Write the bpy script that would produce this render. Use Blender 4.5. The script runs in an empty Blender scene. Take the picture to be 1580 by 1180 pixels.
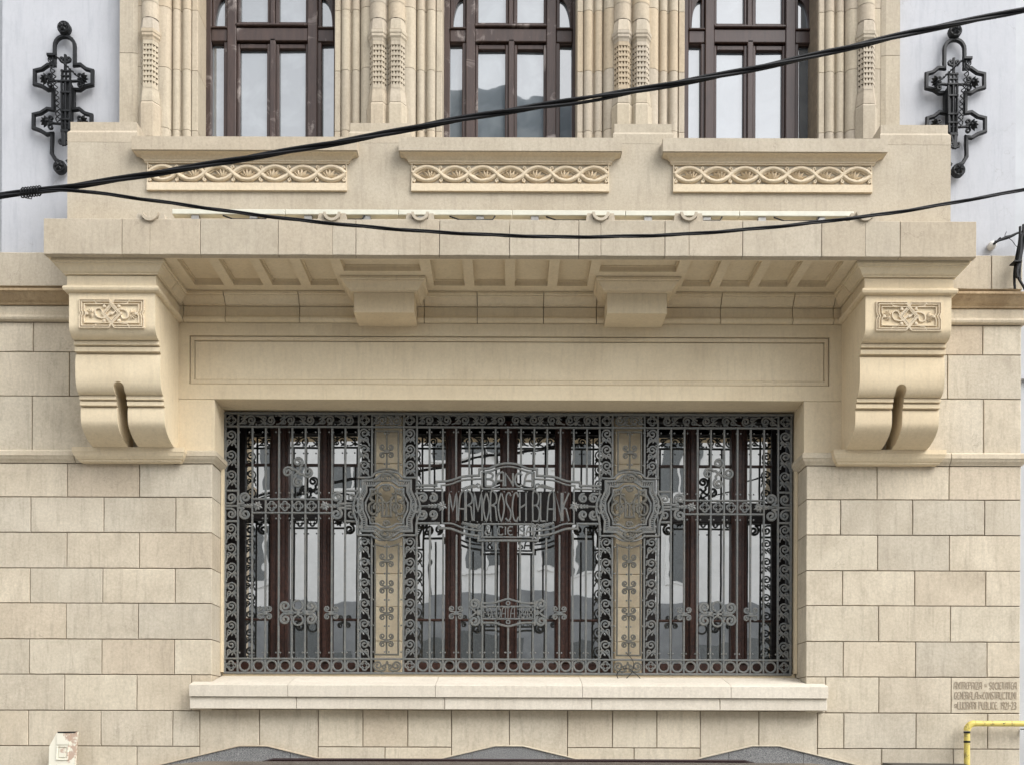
import bpy, bmesh, math, random
from mathutils import Vector, Matrix
random.seed(7)
sc = bpy.context.scene
col = sc.collection
PI = math.pi
# ------------------------------------------------------------------ camera
EYE, DIST, PPM, ROLL = 1.6, 9.0, 180.0, 0.0035
VX, VY = 785.0, 1130.0
cd = bpy.data.cameras.new('camera'); cam = bpy.data.objects.new('camera', cd); col.objects.link(cam)
cd.sensor_width = 36; cd.lens = 36*DIST*PPM/1580; cd.clip_end = 600
cd.shift_x = (790-VX)/1580; cd.shift_y = (VY-590)/1580
cam.matrix_world = Matrix.Translation((0, -DIST, EYE)) @ Matrix.Rotation(PI/2, 4, 'X') @ Matrix.Rotation(ROLL, 4, 'Z')
sc.camera = cam
# ------------------------------------------------------------------ sky, sun, exposure
SUN_EL, SUN_AZ = math.radians(44), math.radians(48)
w = bpy.data.worlds.new('World'); sc.world = w; w.use_nodes = True
nt = w.node_tree; nt.nodes.clear()
sky = nt.nodes.new('ShaderNodeTexSky'); sky.sky_type = 'NISHITA'; sky.sun_disc = False
sky.sun_elevation = SUN_EL; sky.sun_rotation = PI - SUN_AZ; sky.dust_density = 1.5; sky.ozone_density = 1; sky.air_density = 1
hs = nt.nodes.new('ShaderNodeHueSaturation'); hs.inputs['Saturation'].default_value = 0.16
bg = nt.nodes.new('ShaderNodeBackground'); bg.inputs['Strength'].default_value = 0.15
wo = nt.nodes.new('ShaderNodeOutputWorld')
nt.links.new(sky.outputs[0], hs.inputs['Color']); nt.links.new(hs.outputs[0], bg.inputs['Color']); nt.links.new(bg.outputs[0], wo.inputs['Surface'])
sd = bpy.data.lights.new('sun', 'SUN'); sun = bpy.data.objects.new('sun', sd); col.objects.link(sun)
sd.energy = .65; sd.angle = math.radians(40); sd.color = (1, .98, .95)
sun.location = (0, -20, 30)
dirv = Vector((math.sin(SUN_AZ)*math.cos(SUN_EL), -math.cos(SUN_AZ)*math.cos(SUN_EL), math.sin(SUN_EL)))
sun.rotation_euler = dirv.to_track_quat('Z', 'Y').to_euler()
sc.view_settings.view_transform = 'Standard'; sc.view_settings.look = 'None'
sc.view_settings.exposure = 1.63; sc.view_settings.gamma = 1; sc.view_settings.use_curve_mapping = False
sc.cycles.max_bounces = 7; sc.cycles.diffuse_bounces = 4; sc.cycles.glossy_bounces = 3

# ------------------------------------------------------------------ measuring: photo pixel -> point on a plane of constant Y
def W(px, py, Y=0.0):
    ox, oy = px-VX, VY-py
    c, s = math.cos(ROLL), math.sin(ROLL)
    x, z = ox*c - oy*s, ox*s + oy*c
    k = (DIST+Y)/(DIST*PPM)
    return x*k, EYE + z*k
def WX(px, py, Y=0.0): return W(px, py, Y)[0]
def WZ(py, Y=0.0): return EYE + (VY-py)*(DIST+Y)/(DIST*PPM)

# ------------------------------------------------------------------ materials
MATS = {}
def newmat(name):
    m = bpy.data.materials.new(name); m.use_nodes = True; MATS[name] = m
    n = m.node_tree; b = n.nodes['Principled BSDF']
    return m, n, b
def N(n, t, **kw):
    x = n.nodes.new(t)
    for k, v in kw.items():
        if k in x.inputs.keys(): x.inputs[k].default_value = v
        else: setattr(x, k, v)
    return x
def L(n, a, b): n.links.new(a, b)
def ramp(n, stops, fac=None):
    r = n.nodes.new('ShaderNodeValToRGB'); e = r.color_ramp.elements
    while len(e) < len(stops): e.new(.5)
    for i, (p, c) in enumerate(stops):
        e[i].position = p; e[i].color = (c[0], c[1], c[2], 1) if not isinstance(c, float) else (c, c, c, 1)
    if fac is not None: n.links.new(fac, r.inputs[0])
    return r
def mixc(n, fac, a, b, mode='MIX'):
    m = n.nodes.new('ShaderNodeMix'); m.data_type = 'RGBA'; m.blend_type = mode
    for sock, v in ((m.inputs[0], fac), (m.inputs[6], a), (m.inputs[7], b)):
        if hasattr(v, 'links') or hasattr(v, 'is_linked'): n.links.new(v, sock)
        elif isinstance(v, (int, float)): sock.default_value = v
        else: sock.default_value = (v[0], v[1], v[2], 1)
    return m.outputs[2]
def coords(n, offs=23.0):
    g = N(n, 'ShaderNodeNewGeometry'); oi = N(n, 'ShaderNodeObjectInfo')
    mul = N(n, 'ShaderNodeMath', operation='MULTIPLY'); mul.inputs[1].default_value = offs; L(n, oi.outputs['Random'], mul.inputs[0])
    ad = N(n, 'ShaderNodeVectorMath', operation='ADD'); L(n, g.outputs['Position'], ad.inputs[0]); L(n, mul.outputs[0], ad.inputs[1])
    return g.outputs['Position'], ad.outputs[0], oi.outputs['Random']
def noise(n, vec, scale, detail=5, rough=.6, dist=0, sc3=None):
    if sc3:
        mp = N(n, 'ShaderNodeMapping'); mp.inputs['Scale'].default_value = sc3; L(n, vec, mp.inputs['Vector']); vec = mp.outputs[0]
    t = N(n, 'ShaderNodeTexNoise'); t.inputs['Scale'].default_value = scale; t.inputs['Detail'].default_value = detail
    t.inputs['Roughness'].default_value = rough; t.inputs['Distortion'].default_value = dist; L(n, vec, t.inputs['Vector'])
    return t.outputs[0]
def bumped(n, b, hs_, strength=.25, dist=.004):
    bp = N(n, 'ShaderNodeBump'); bp.inputs['Strength'].default_value = strength; bp.inputs['Distance'].default_value = dist
    L(n, hs_, bp.inputs['Height']); L(n, bp.outputs[0], b.inputs['Normal'])

def stone(name, tones, stain=(.34, .28, .20), stain_amt=.35, streak_amt=.25, bump=.3, grain=.10, cracks=0.0, rough=.86):
    m, n, b = newmat(name)
    wp, vp, rnd = coords(n)
    base = ramp(n, tones, rnd).outputs[0]
    n1 = noise(n, vp, 2.2, 6, .62, .6)
    r1 = ramp(n, [(.36, 0.0), (.68, 1.0)], n1)
    f1 = N(n, 'ShaderNodeMath', operation='MULTIPLY'); L(n, r1.outputs[0], f1.inputs[0]); f1.inputs[1].default_value = stain_amt
    c = mixc(n, f1.outputs[0], base, stain, 'MIX')
    n2 = noise(n, vp, 9, 7, .72, .3, sc3=(2.6, 2.6, .30))
    r2 = ramp(n, [(.50, 0.0), (.70, 1.0)], n2)
    f2 = N(n, 'ShaderNodeMath', operation='MULTIPLY'); L(n, r2.outputs[0], f2.inputs[0]); f2.inputs[1].default_value = streak_amt
    c = mixc(n, f2.outputs[0], c, (stain[0]*.72, stain[1]*.74, stain[2]*.8))
    n3 = noise(n, vp, 48, 6, .78)
    r3 = ramp(n, [(.30, 1-grain*2.2), (.68, 1+0.0)], n3)
    c = mixc(n, 1.0, c, r3.outputs[0], 'MULTIPLY')
    # shell pits and flecks
    vo = N(n, 'ShaderNodeTexVoronoi'); vo.inputs['Scale'].default_value = 26; L(n, vp, vo.inputs['Vector'])
    r4 = ramp(n, [(.03, 1.0), (.09, 0.0)], vo.outputs['Distance'])
    pick = ramp(n, [(.60, 0.0), (.66, .45)], noise(n, vp, 7, 2, .5))
    f4 = N(n, 'ShaderNodeMath', operation='MULTIPLY'); L(n, r4.outputs[0], f4.inputs[0]); L(n, pick.outputs[0], f4.inputs[1])
    c = mixc(n, f4.outputs[0], c, (.22, .18, .13))
    if cracks:
        vc = N(n, 'ShaderNodeTexVoronoi', feature='DISTANCE_TO_EDGE'); vc.inputs['Scale'].default_value = 1.4
        dn = N(n, 'ShaderNodeTexNoise'); dn.inputs['Scale'].default_value = 3.5; dn.inputs['Detail'].default_value = 6; L(n, vp, dn.inputs['Vector'])
        mx = N(n, 'ShaderNodeVectorMath', operation='MULTIPLY_ADD'); L(n, dn.outputs['Color'], mx.inputs[0]); mx.inputs[1].default_value = (.9, .9, .9); L(n, vp, mx.inputs[2])
        L(n, mx.outputs[0], vc.inputs['Vector'])
        rc = ramp(n, [(.0, 1.0), (.006, 0.0)], vc.outputs['Distance'])
        pk = ramp(n, [(.56, 0.0), (.62, cracks)], noise(n, vp, 1.7, 2, .5))
        f5 = N(n, 'ShaderNodeMath', operation='MULTIPLY'); L(n, rc.outputs[0], f5.inputs[0]); L(n, pk.outputs[0], f5.inputs[1])
        c = mixc(n, f5.outputs[0], c, (.17, .14, .11))
    L(n, c, b.inputs['Base Color']); b.inputs['Roughness'].default_value = rough; b.inputs['Specular IOR Level'].default_value = .25
    hsum = N(n, 'ShaderNodeMath', operation='ADD'); L(n, n3, hsum.inputs[0]); L(n, n2, hsum.inputs[1])
    bumped(n, b, hsum.outputs[0], bump, .004)
    return m
T_SIDE = [(0, (.55, .49, .39)), (.12, (.59, .525, .415)), (.3, (.625, .555, .435)), (.48, (.655, .58, .45)), (.62, (.645, .56, .43)), (.74, (.59, .53, .425)), (.86, (.67, .585, .45)), (.95, (.61, .52, .395)), (1, (.56, .47, .355))]
T_WARM = [(0, (.69, .58, .40)), (.5, (.73, .62, .44)), (1, (.70, .575, .39))]
T_TRIM = [(0, (.48, .42, .325)), (.5, (.53, .465, .365)), (1, (.50, .425, .32))]
T_BAY = [(0, (.44, .385, .305)), (.3, (.51, .44, .33)), (.55, (.47, .41, .33)), (.75, (.48, .385, .265)), (1, (.53, .46, .36))]
stone('ashlar', T_SIDE, stain_amt=.42, streak_amt=.34, cracks=.35, grain=.12)
stone('warm_stone', T_WARM, stain=(.50, .39, .25), stain_amt=.30, streak_amt=.22, bump=.18, grain=.06)
stone('ledge_stone', [(0, (.60, .525, .40)), (1, (.66, .575, .44))], stain=(.42, .33, .22), stain_amt=.34, streak_amt=.35)
stone('trim_stone', T_TRIM, stain_amt=.40, streak_amt=.30, bump=.3, grain=.10, cracks=.4)
stone('bay_stone', T_BAY, stain_amt=.3, streak_amt=.4, bump=.2)
stone('carved_stone', [(0, (.68, .575, .42)), (1, (.72, .61, .45))], stain=(.50, .36, .2), stain_amt=.22, streak_amt=.1, bump=.12)
stone('pier_stone', [(0, (.80, .68, .49)), (1, (.84, .73, .54))], stain=(.62, .47, .28), stain_amt=.3, streak_amt=.15, bump=.12)
stone('stained_stone', [(0, (.44, .33, .20)), (1, (.50, .38, .24))], stain=(.22, .14, .07), stain_amt=.6, streak_amt=.5)
stone('sill_stone', [(0, (.66, .60, .50)), (1, (.72, .655, .55))], stain_amt=.2, streak_amt=.2)
stone('letter_dirt_shade', [(0, (.36, .30, .225)), (1, (.40, .335, .255))], stain_amt=.2, streak_amt=.1)  # tone carries shade as well as dirt of cut lettering

def simple(name, c, rough=.6, metal=0.0, var=.12, scale=20, bump=.0, spec=.4, c2=None, lo=.42, hi=.62):
    m, n, b = newmat(name); wp, vp, rnd = coords(n, 5)
    nz = noise(n, vp, scale, 6, .65)
    r = ramp(n, [(lo, tuple(x*(1-var) for x in c)), (hi, c2 if c2 else tuple(min(1, x*(1+var)) for x in c))], nz)
    L(n, r.outputs[0], b.inputs['Base Color']); b.inputs['Roughness'].default_value = rough; b.inputs['Metallic'].default_value = metal
    b.inputs['Specular IOR Level'].default_value = spec
    if bump: bumped(n, b, nz, bump, .003)
    return m
simple('mortar', (.20, .16, .115), .95)
stone('plaster', [(0, (.475, .48, .50)), (1, (.485, .49, .51))], stain=(.36, .365, .38), stain_amt=.34, streak_amt=.28, bump=.12, grain=.03, cracks=.25, rough=.9)
simple('neighbour_plaster', (.46, .47, .48), .9, var=.04, scale=3)
simple('grille_iron', (.150, .162, .160), .42, .0, var=.25, scale=28, spec=.6, c2=(.175, .165, .145), lo=.40, hi=.70)
simple('bronze_iron', (.10, .095, .078), .5, .0, var=.2, scale=40, spec=.5)
simple('black_iron', (.007, .0075, .0085), .5, .0, var=.3, scale=30, spec=.35)
simple('cable_rubber', (.004, .004, .005), .55, var=.2, spec=.3)
simple('dark_wood', (.012, .009, .008), .5, var=.3, scale=30, spec=.3)
simple('red_wood', (.048, .019, .012), .42, var=.35, scale=30, spec=.5)
simple('cream_metal', (.58, .565, .47), .5, var=.04)
simple('grey_metal', (.30, .29, .27), .5, .5)
simple('porcelain', (.62, .60, .56), .3)
simple('asphalt', (.20, .195, .185), .9, var=.25, scale=60, bump=.3)
simple('paving', (.46, .44, .40), .9, var=.15, scale=14, bump=.2)
simple('car_paint', (.020, .008, .008), .25, .0, var=.1, spec=.6)
simple('car_glass', (.02, .022, .024), .08, spec=.6)
simple('tyre', (.02, .02, .02), .85)
simple('alloy', (.45, .45, .46), .35, .8)
simple('cabinet_paint', (.035, .03, .028), .5, var=.2)
simple('roof_zinc', (.10, .12, .14), .5, .3)
simple('opposite_plaster', (.80, .80, .78), .9, var=.05, scale=2)
simple('opposite_stone', (.26, .27, .275), .9, var=.1, scale=2)
simple('opposite_glass', (.14, .15, .15), .2)
simple('lamp_red', (.3, .02, .02), .3)
# granite
m, n, b = newmat('granite'); wp, vp, rnd = coords(n)
nz = noise(n, vp, 150, 3, .8); r = ramp(n, [(.38, (.07, .07, .072)), (.5, (.17, .17, .168)), (.66, (.34, .335, .32))], nz)
c = mixc(n, .35, r.outputs[0], ramp(n, [(.3, .6), (.7, 1.0)], noise(n, vp, 6)).outputs[0], 'MULTIPLY')
L(n, c, b.inputs['Base Color']); b.inputs['Roughness'].default_value = .75; bumped(n, b, nz, .2, .003)
# brown timber of the upper windows, worn
m, n, b = newmat('brown_wood'); wp, vp, rnd = coords(n, 9)
g1 = noise(n, vp, 26, 6, .7, .2, sc3=(1, 1, .12)); r = ramp(n, [(.35, (.030, .016, .012)), (.65, (.056, .031, .023))], g1)
wn = noise(n, vp, 3.2, 8, .72, .8); wr = ramp(n, [(.565, 0.0), (.68, .7)], wn)
c = mixc(n, wr.outputs[0], r.outputs[0], (.36, .31, .28)); L(n, c, b.inputs['Base Color'])
b.inputs['Roughness'].default_value = .5; bumped(n, b, g1, .2, .002)
m, n, b = newmat('brown_wood_sound'); wp, vp, rnd = coords(n, 9)
g1 = noise(n, vp, 26, 6, .7, .2, sc3=(1, 1, .12)); r = ramp(n, [(.35, (.027, .013, .010)), (.65, (.047, .024, .018))], g1)
L(n, r.outputs[0], b.inputs['Base Color']); b.inputs['Roughness'].default_value = .45; bumped(n, b, g1, .15, .002)
# yellow pipe paint with chips
m, n, b = newmat('yellow_paint'); wp, vp, rnd = coords(n)
c = mixc(n, ramp(n, [(.52, 0.0), (.60, 1.0)], noise(n, vp, 22, 7, .7)).outputs[0], (.62, .50, .12), (.33, .25, .08))
c = mixc(n, ramp(n, [(.625, 0.0), (.65, 1.0)], noise(n, vp, 30, 5, .7)).outputs[0], c, (.05, .035, .025))
L(n, c, b.inputs['Base Color']); b.inputs['Roughness'].default_value = .5
# flaking cream paint
m, n, b = newmat('cream_paint'); wp, vp, rnd = coords(n, 0)
sep = N(n, 'ShaderNodeSeparateXYZ'); L(n, wp, sep.inputs[0])
nz = noise(n, vp, 11, 8, .7, .4)
edge = N(n, 'ShaderNodeMapRange'); edge.inputs[1].default_value = -3.86; edge.inputs[2].default_value = -3.70; edge.inputs[3].default_value = 0; edge.inputs[4].default_value = .16; L(n, sep.outputs[0], edge.inputs[0])
ad = N(n, 'ShaderNodeMath', operation='ADD'); L(n, nz, ad.inputs[0]); L(n, edge.outputs[0], ad.inputs[1])
c = mixc(n, ramp(n, [(.64, 0.0), (.67, 1.0)], ad.outputs[0]).outputs[0], (.70, .67, .56), (.46, .34, .26))
L(n, c, b.inputs['Base Color']); b.inputs['Roughness'].default_value = .55
# window glass: coated panes that mirror the street and sky over a dark room
def glassmat(name, dark, refl, film=None, film_lo=.5, film_hi=.56, wav=.02):
    m, n, b = newmat(name); n.nodes.remove(b); out = n.nodes['Material Output']
    wp, vp, rnd = coords(n, 11)
    gl = N(n, 'ShaderNodeBsdfGlossy'); gl.inputs['Color'].default_value = (.97, .965, .95, 1); gl.inputs['Roughness'].default_value = .012
    df = N(n, 'ShaderNodeBsdfDiffuse'); df.inputs['Color'].default_value = (*dark, 1)
    if film:
        f = ramp(n, [(film_lo, 0.0), (film_hi, 1.0)], noise(n, vp, 3.0, 3, .55, .5))
        L(n, mixc(n, f.outputs[0], dark, film), df.inputs['Color'])
    bp = N(n, 'ShaderNodeBump'); bp.inputs['Strength'].default_value = wav; bp.inputs['Distance'].default_value = .02
    L(n, noise(n, vp, 2.5, 2, .5), bp.inputs['Height']); L(n, bp.outputs[0], gl.inputs['Normal'])
    mx = N(n, 'ShaderNodeMixShader'); mx.inputs[0].default_value = refl
    L(n, df.outputs[0], mx.inputs[1]); L(n, gl.outputs[0], mx.inputs[2]); L(n, mx.outputs[0], out.inputs['Surface'])
glassmat('street_glass', (.012, .014, .015), .62, wav=.06)
glassmat('upper_glass', (.10, .115, .125), .24, film=(.16, .18, .19), film_lo=.42, film_hi=.62, wav=.05)
glassmat('upper_glass_clean', (.10, .115, .13), .24, film=(.13, .148, .165), film_lo=.4, film_hi=.65, wav=.04)

# ------------------------------------------------------------------ mesh helpers
class MB:
    def __init__(s): s.v = []; s.f = []
    def add(s, vs, fs):
        o = len(s.v); s.v += [tuple(p) for p in vs]; s.f += [tuple(i+o for i in f) for f in fs]; return s
    def box(s, x0, x1, y0, y1, z0, z1):
        return s.add([(x0, y0, z0), (x1, y0, z0), (x1, y1, z0), (x0, y1, z0), (x0, y0, z1), (x1, y0, z1), (x1, y1, z1), (x0, y1, z1)],
                     [(0, 1, 5, 4), (1, 2, 6, 5), (2, 3, 7, 6), (3, 0, 4, 7), (4, 5, 6, 7), (3, 2, 1, 0)])
    def block(s, x0, x1, z0, z1, yf, yb, ch=.003, jit=.0):
        j = lambda: random.uniform(-jit, jit)
        if not jit:
            vs = [(x0, yb, z0), (x1, yb, z0), (x1, yb, z1), (x0, yb, z1),
                  (x0, yf+ch, z0), (x1, yf+ch, z0), (x1, yf+ch, z1), (x0, yf+ch, z1),
                  (x0+ch, yf, z0+ch), (x1-ch, yf, z0+ch), (x1-ch, yf, z1-ch), (x0+ch, yf, z1-ch)]
            return s.add(vs, [(8, 9, 10, 11), (4, 5, 9, 8), (5, 6, 10, 9), (6, 7, 11, 10), (7, 4, 8, 11), (0, 1, 5, 4), (1, 2, 6, 5), (2, 3, 7, 6), (3, 0, 4, 7), (3, 2, 1, 0)])
        # hand-dressed stone: the arris is worn a little differently all the way round
        nx_, nz_ = 5, 3; loop = []
        c0 = [ch*random.choice((.5, .7, .8, 1, 1, 1.6)) for _ in range(2*(nx_+nz_))]
        loop += [(x0+(x1-x0)*i/nx_, z0, 0, 1) for i in range(nx_)]+[(x1, z0+(z1-z0)*i/nz_, -1, 0) for i in range(nz_)]
        loop += [(x1-(x1-x0)*i/nx_, z1, 0, -1) for i in range(nx_)]+[(x0, z1-(z1-z0)*i/nz_, 1, 0) for i in range(nz_)]
        k = len(loop); front = []; mid = []; back = []
        for i, (x, z, ix, iz) in enumerate(loop):
            c_ = c0[i]; px_, pz_ = ix, iz
            if i in (0, nx_, nx_+nz_, 2*nx_+nz_):
                px_ = 1 if x == x0 else -1; pz_ = 1 if z == z0 else -1
            front.append((x+px_*c_, yf+j()*.5, z+pz_*c_)); mid.append((x, yf+c_, z)); back.append((x, yb, z))
        fs = [tuple(range(k))]
        for a in range(2):
            fs += [(a*k+i, a*k+(i+1) % k, (a+1)*k+(i+1) % k, (a+1)*k+i) for i in range(k)]
        fs.append(tuple(range(2*k, 3*k))[::-1])
        return s.add(front+mid+back, fs)
    def extrude_x(s, prof, x0, x1):          # prof: closed list of (Y, z)
        k = len(prof); vs = [(x0, y, z) for y, z in prof]+[(x1, y, z) for y, z in prof]
        fs = [(i, (i+1) % k, (i+1) % k+k, i+k) for i in range(k)]+[tuple(range(k))[::-1], tuple(range(k, 2*k))]
        return s.add(vs, fs)
    def extrude_z(s, prof, z0, z1):          # prof: closed list of (X, Y)
        k = len(prof); vs = [(x, y, z0) for x, y in prof]+[(x, y, z1) for x, y in prof]
        fs = [(i, (i+1) % k, (i+1) % k+k, i+k) for i in range(k)]+[tuple(range(k))[::-1], tuple(range(k, 2*k))]
        return s.add(vs, fs)
    def extrude_y(s, prof, y0, y1):          # prof: closed list of (X, z)
        k = len(prof); vs = [(x, y0, z) for x, z in prof]+[(x, y1, z) for x, z in prof]
        fs = [(i, (i+1) % k, (i+1) % k+k, i+k) for i in range(k)]+[tuple(range(k))[::-1], tuple(range(k, 2*k))]
        return s.add(vs, fs)
    def sweep_plan(s, path, prof):           # moulding run along a plan path, mitred; prof closed list of (outward offset, z); outward = right of travel rotated to -Y
        n_ = len(path); rows = []
        for i, (x, y) in enumerate(path):
            ds = []
            if i > 0: ds.append((path[i][0]-path[i-1][0], path[i][1]-path[i-1][1]))
            if i < n_-1: ds.append((path[i+1][0]-path[i][0], path[i+1][1]-path[i][1]))
            ns = []
            for dx, dy in ds:
                l = math.hypot(dx, dy); ns.append((dy/l, -dx/l))
            if len(ns) == 1: mx, my = ns[0]
            else:
                mx, my = ns[0][0]+ns[1][0], ns[0][1]+ns[1][1]; d = mx*ns[0][0]+my*ns[0][1]; mx /= d; my /= d
            rows.append([(x+mx*o, y+my*o, z) for o, z in prof])
        k = len(prof); vs = [p for r_ in rows for p in r_]; fs = []
        for i in range(n_-1):
            for j in range(k):
                a = i*k+j; b_ = i*k+(j+1) % k; fs.append((a, b_, b_+k, a+k))
        fs += [tuple(range(k))[::-1], tuple(range((n_-1)*k, n_*k))]
        return s.add(vs, fs)
    def ribbon(s, pts, hw, y0, t, closed=False, taper=None, front=.62):      # flat bar following pts (X, z), front face at y0
        pts = [p for i, p in enumerate(pts) if i == 0 or math.hypot(p[0]-pts[i-1][0], p[1]-pts[i-1][1]) > 1e-6]
        k = len(pts); rows = []
        for i in range(k):
            if closed: a, c_ = pts[i-1], pts[(i+1) % k]
            else: a, c_ = pts[max(i-1, 0)], pts[min(i+1, k-1)]
            b_ = pts[i]
            d1 = (b_[0]-a[0], b_[1]-a[1]); d2 = (c_[0]-b_[0], c_[1]-b_[1])
            l1 = math.hypot(*d1) or 1e-9; l2 = math.hypot(*d2) or 1e-9
            if d1 == (0, 0): d1, l1 = d2, l2
            if d2 == (0, 0): d2, l2 = d1, l1
            n1 = (-d1[1]/l1, d1[0]/l1); n2 = (-d2[1]/l2, d2[0]/l2)
            mx, mz = n1[0]+n2[0], n1[1]+n2[1]; d = mx*n1[0]+mz*n1[1]
            if d < .35: d = .35 if math.hypot(mx, mz) > .2 else 1
            mx /= d; mz /= d
            h = hw if taper is None else hw*(taper[0]+(taper[1]-taper[0])*i/(k-1))
            rows.append([(b_[0]+mx*o*h, y0+q*t, b_[1]+mz*o*h) for o, q in ((-1, 1), (-1, .35), (-front, 0), (front, 0), (1, .35), (1, 1))])
        vs = [p for r_ in rows for p in r_]; fs = []
        for i in range(k if closed else k-1):
            for j in range(6):
                a = i*6+j; b2 = i*6+(j+1) % 6; i2 = ((i+1) % k)*6
                fs.append((a, b2, i2+(j+1) % 6, i2+j))
        if not closed: fs += [(0, 1, 2, 3, 4, 5)[::-1], tuple((k-1)*6+j for j in range(6))]
        return s.add(vs, fs)
    def tube(s, pts, r, seg=8, closed=False, rads=None):
        pts = [Vector(p) for p in pts]; k = len(pts); rows = []
        up = None
        for i in range(k):
            t = (pts[(i+1) % k]-pts[i-1]) if closed else (pts[min(i+1, k-1)]-pts[max(i-1, 0)])
            t.normalize()
            if up is None:
                up = Vector((0, 0, 1)) if abs(t.z) < .9 else Vector((0, 1, 0))
            u = (up - t*up.dot(t)).normalized(); v = t.cross(u); up = u
            rr = rads[i] if rads else r
            rows.append([pts[i]+(u*math.cos(2*PI*j/seg)+v*math.sin(2*PI*j/seg))*rr for j in range(seg)])
        vs = [p for r_ in rows for p in r_]; fs = []
        for i in range(k if closed else k-1):
            for j in range(seg):
                i2 = (i+1) % k
                fs.append((i*seg+j, i*seg+(j+1) % seg, i2*seg+(j+1) % seg, i2*seg+j))
        if not closed: fs += [tuple(range(seg))[::-1], tuple((k-1)*seg+j for j in range(seg))]
        return s.add(vs, fs)
    def bead(s, x, y, z, r, sq=1.0, seg=8, rings=4):
        vs = [(x, y-r*sq, z)]; fs = []
        for i in range(1, rings):
            a = PI*i/rings
            vs += [(x+r*math.sin(a)*math.cos(2*PI*j/seg), y-r*sq*math.cos(a), z+r*math.sin(a)*math.sin(2*PI*j/seg)) for j in range(seg)]
        vs.append((x, y+r*sq, z))
        for j in range(seg): fs.append((0, 1+j, 1+(j+1) % seg))
        for i in range(rings-2):
            for j in range(seg): fs.append((1+i*seg+j, 1+(i+1)*seg+j, 1+(i+1)*seg+(j+1) % seg, 1+i*seg+(j+1) % seg))
        o = 1+(rings-2)*seg
        for j in range(seg): fs.append((o+j, len(vs)-1, o+(j+1) % seg))
        return s.add(vs, fs)
    def leaf(s, x, y, z, ang, ln, wd, dep, seg=6):     # raised almond leaf on a plane of constant Y
        ca, sa = math.cos(ang), math.sin(ang); vs = []; fs = []
        for i in range(seg+1):
            t = i/seg; h = math.sin(PI*min(1, t**.8))*wd*.5+.0005; p = dep*math.sin(PI*(.1+.85*t))
            for o, q in ((-1, 0), (0, 1), (1, 0)):
                lx, lz = t*ln, o*h
                vs.append((x+lx*ca-lz*sa, y-q*p, z+lx*sa+lz*ca))
        for i in range(seg):
            for j in range(2): fs.append((i*3+j, i*3+j+1, i*3+4+j, i*3+3+j))
        return s.add(vs, fs)
    def mesh(s, name, mat, smooth=False):
        me = bpy.data.meshes.new(name); me.from_pydata(s.v, [], s.f)
        bm = bmesh.new(); bm.from_mesh(me); bmesh.ops.recalc_face_normals(bm, faces=bm.faces); bm.to_mesh(me); bm.free()
        if mat: me.materials.append(MATS[mat])
        if smooth:
            me.polygons.foreach_set('use_smooth', [True]*len(me.polygons))
            me.set_sharp_from_angle(angle=math.radians(38))
        return me
ORG = {}
def link(name, me, parent=None, loc=(0, 0, 0)):
    o = bpy.data.objects.new(name, me); col.objects.link(o)
    pl = Vector((0, 0, 0))
    if parent is not None:
        o.parent = parent; pl = ORG.get(parent.name, Vector((0, 0, 0)))
    o.location = Vector(loc)-pl
    ORG[o.name] = Vector(loc)
    return o
def obj(name, mb, mat, parent=None, smooth=False, loc=(0, 0, 0)):
    return link(name, mb.mesh(name, mat, smooth), parent, loc)
def tag(o, label, cat, group=None, kind=None):
    if label: o['label'] = label
    if cat: o['category'] = cat
    if group: o['group'] = group
    if kind: o['kind'] = kind
    return o
def thing(name, label, cat, loc=(0, 0, 0), group=None):
    o = link(name, None, None, loc); o.empty_display_size = .2
    return tag(o, label, cat, group)
def part(name, parent):                        # a grouping part with no faces of its own
    return link(name, None, parent, ORG.get(parent.name, (0, 0, 0)))
def copytree(o, parent, loc):
    return o

# curves in the plane
def arc(cx, cy, r, a0, a1, n_=10): return [(cx+r*math.cos(math.radians(a0+(a1-a0)*i/n_)), cy+r*math.sin(math.radians(a0+(a1-a0)*i/n_))) for i in range(n_+1)]
def spiral(cx, cy, r0, r1, a0, turns, n_=22):
    return [(cx+(r0+(r1-r0)*(i/n_)**.85)*math.cos(math.radians(a0+360*turns*i/n_)), cy+(r0+(r1-r0)*(i/n_)**.85)*math.sin(math.radians(a0+360*turns*i/n_))) for i in range(n_+1)]
def bez(p0, p1, p2, p3, n_=10):
    out = []
    for i in range(n_+1):
        t = i/n_; u = 1-t
        out.append(tuple(u**3*a+3*u*u*t*b_+3*u*t*t*c_+t**3*d for a, b_, c_, d in zip(p0, p1, p2, p3)))
    return out
def cr(pts, n_=5, closed=False):               # Catmull-Rom through points
    out = []; k = len(pts)
    rng = range(k if closed else k-1)
    for i in rng:
        p0 = pts[i-1] if (closed or i > 0) else pts[0]; p1 = pts[i]; p2 = pts[(i+1) % k]; p3 = pts[(i+2) % k] if (closed or i+2 < k) else pts[-1]
        for j in range(n_):
            t = j/n_
            out.append(tuple(.5*((2*b_)+(-a+c_)*t+(2*a-5*b_+4*c_-d)*t*t+(-a+3*b_-3*c_+d)*t**3) for a, b_, c_, d in zip(p0, p1, p2, p3)))
    if not closed: out.append(tuple(pts[-1]))
    return out

exec_order = []
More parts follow.
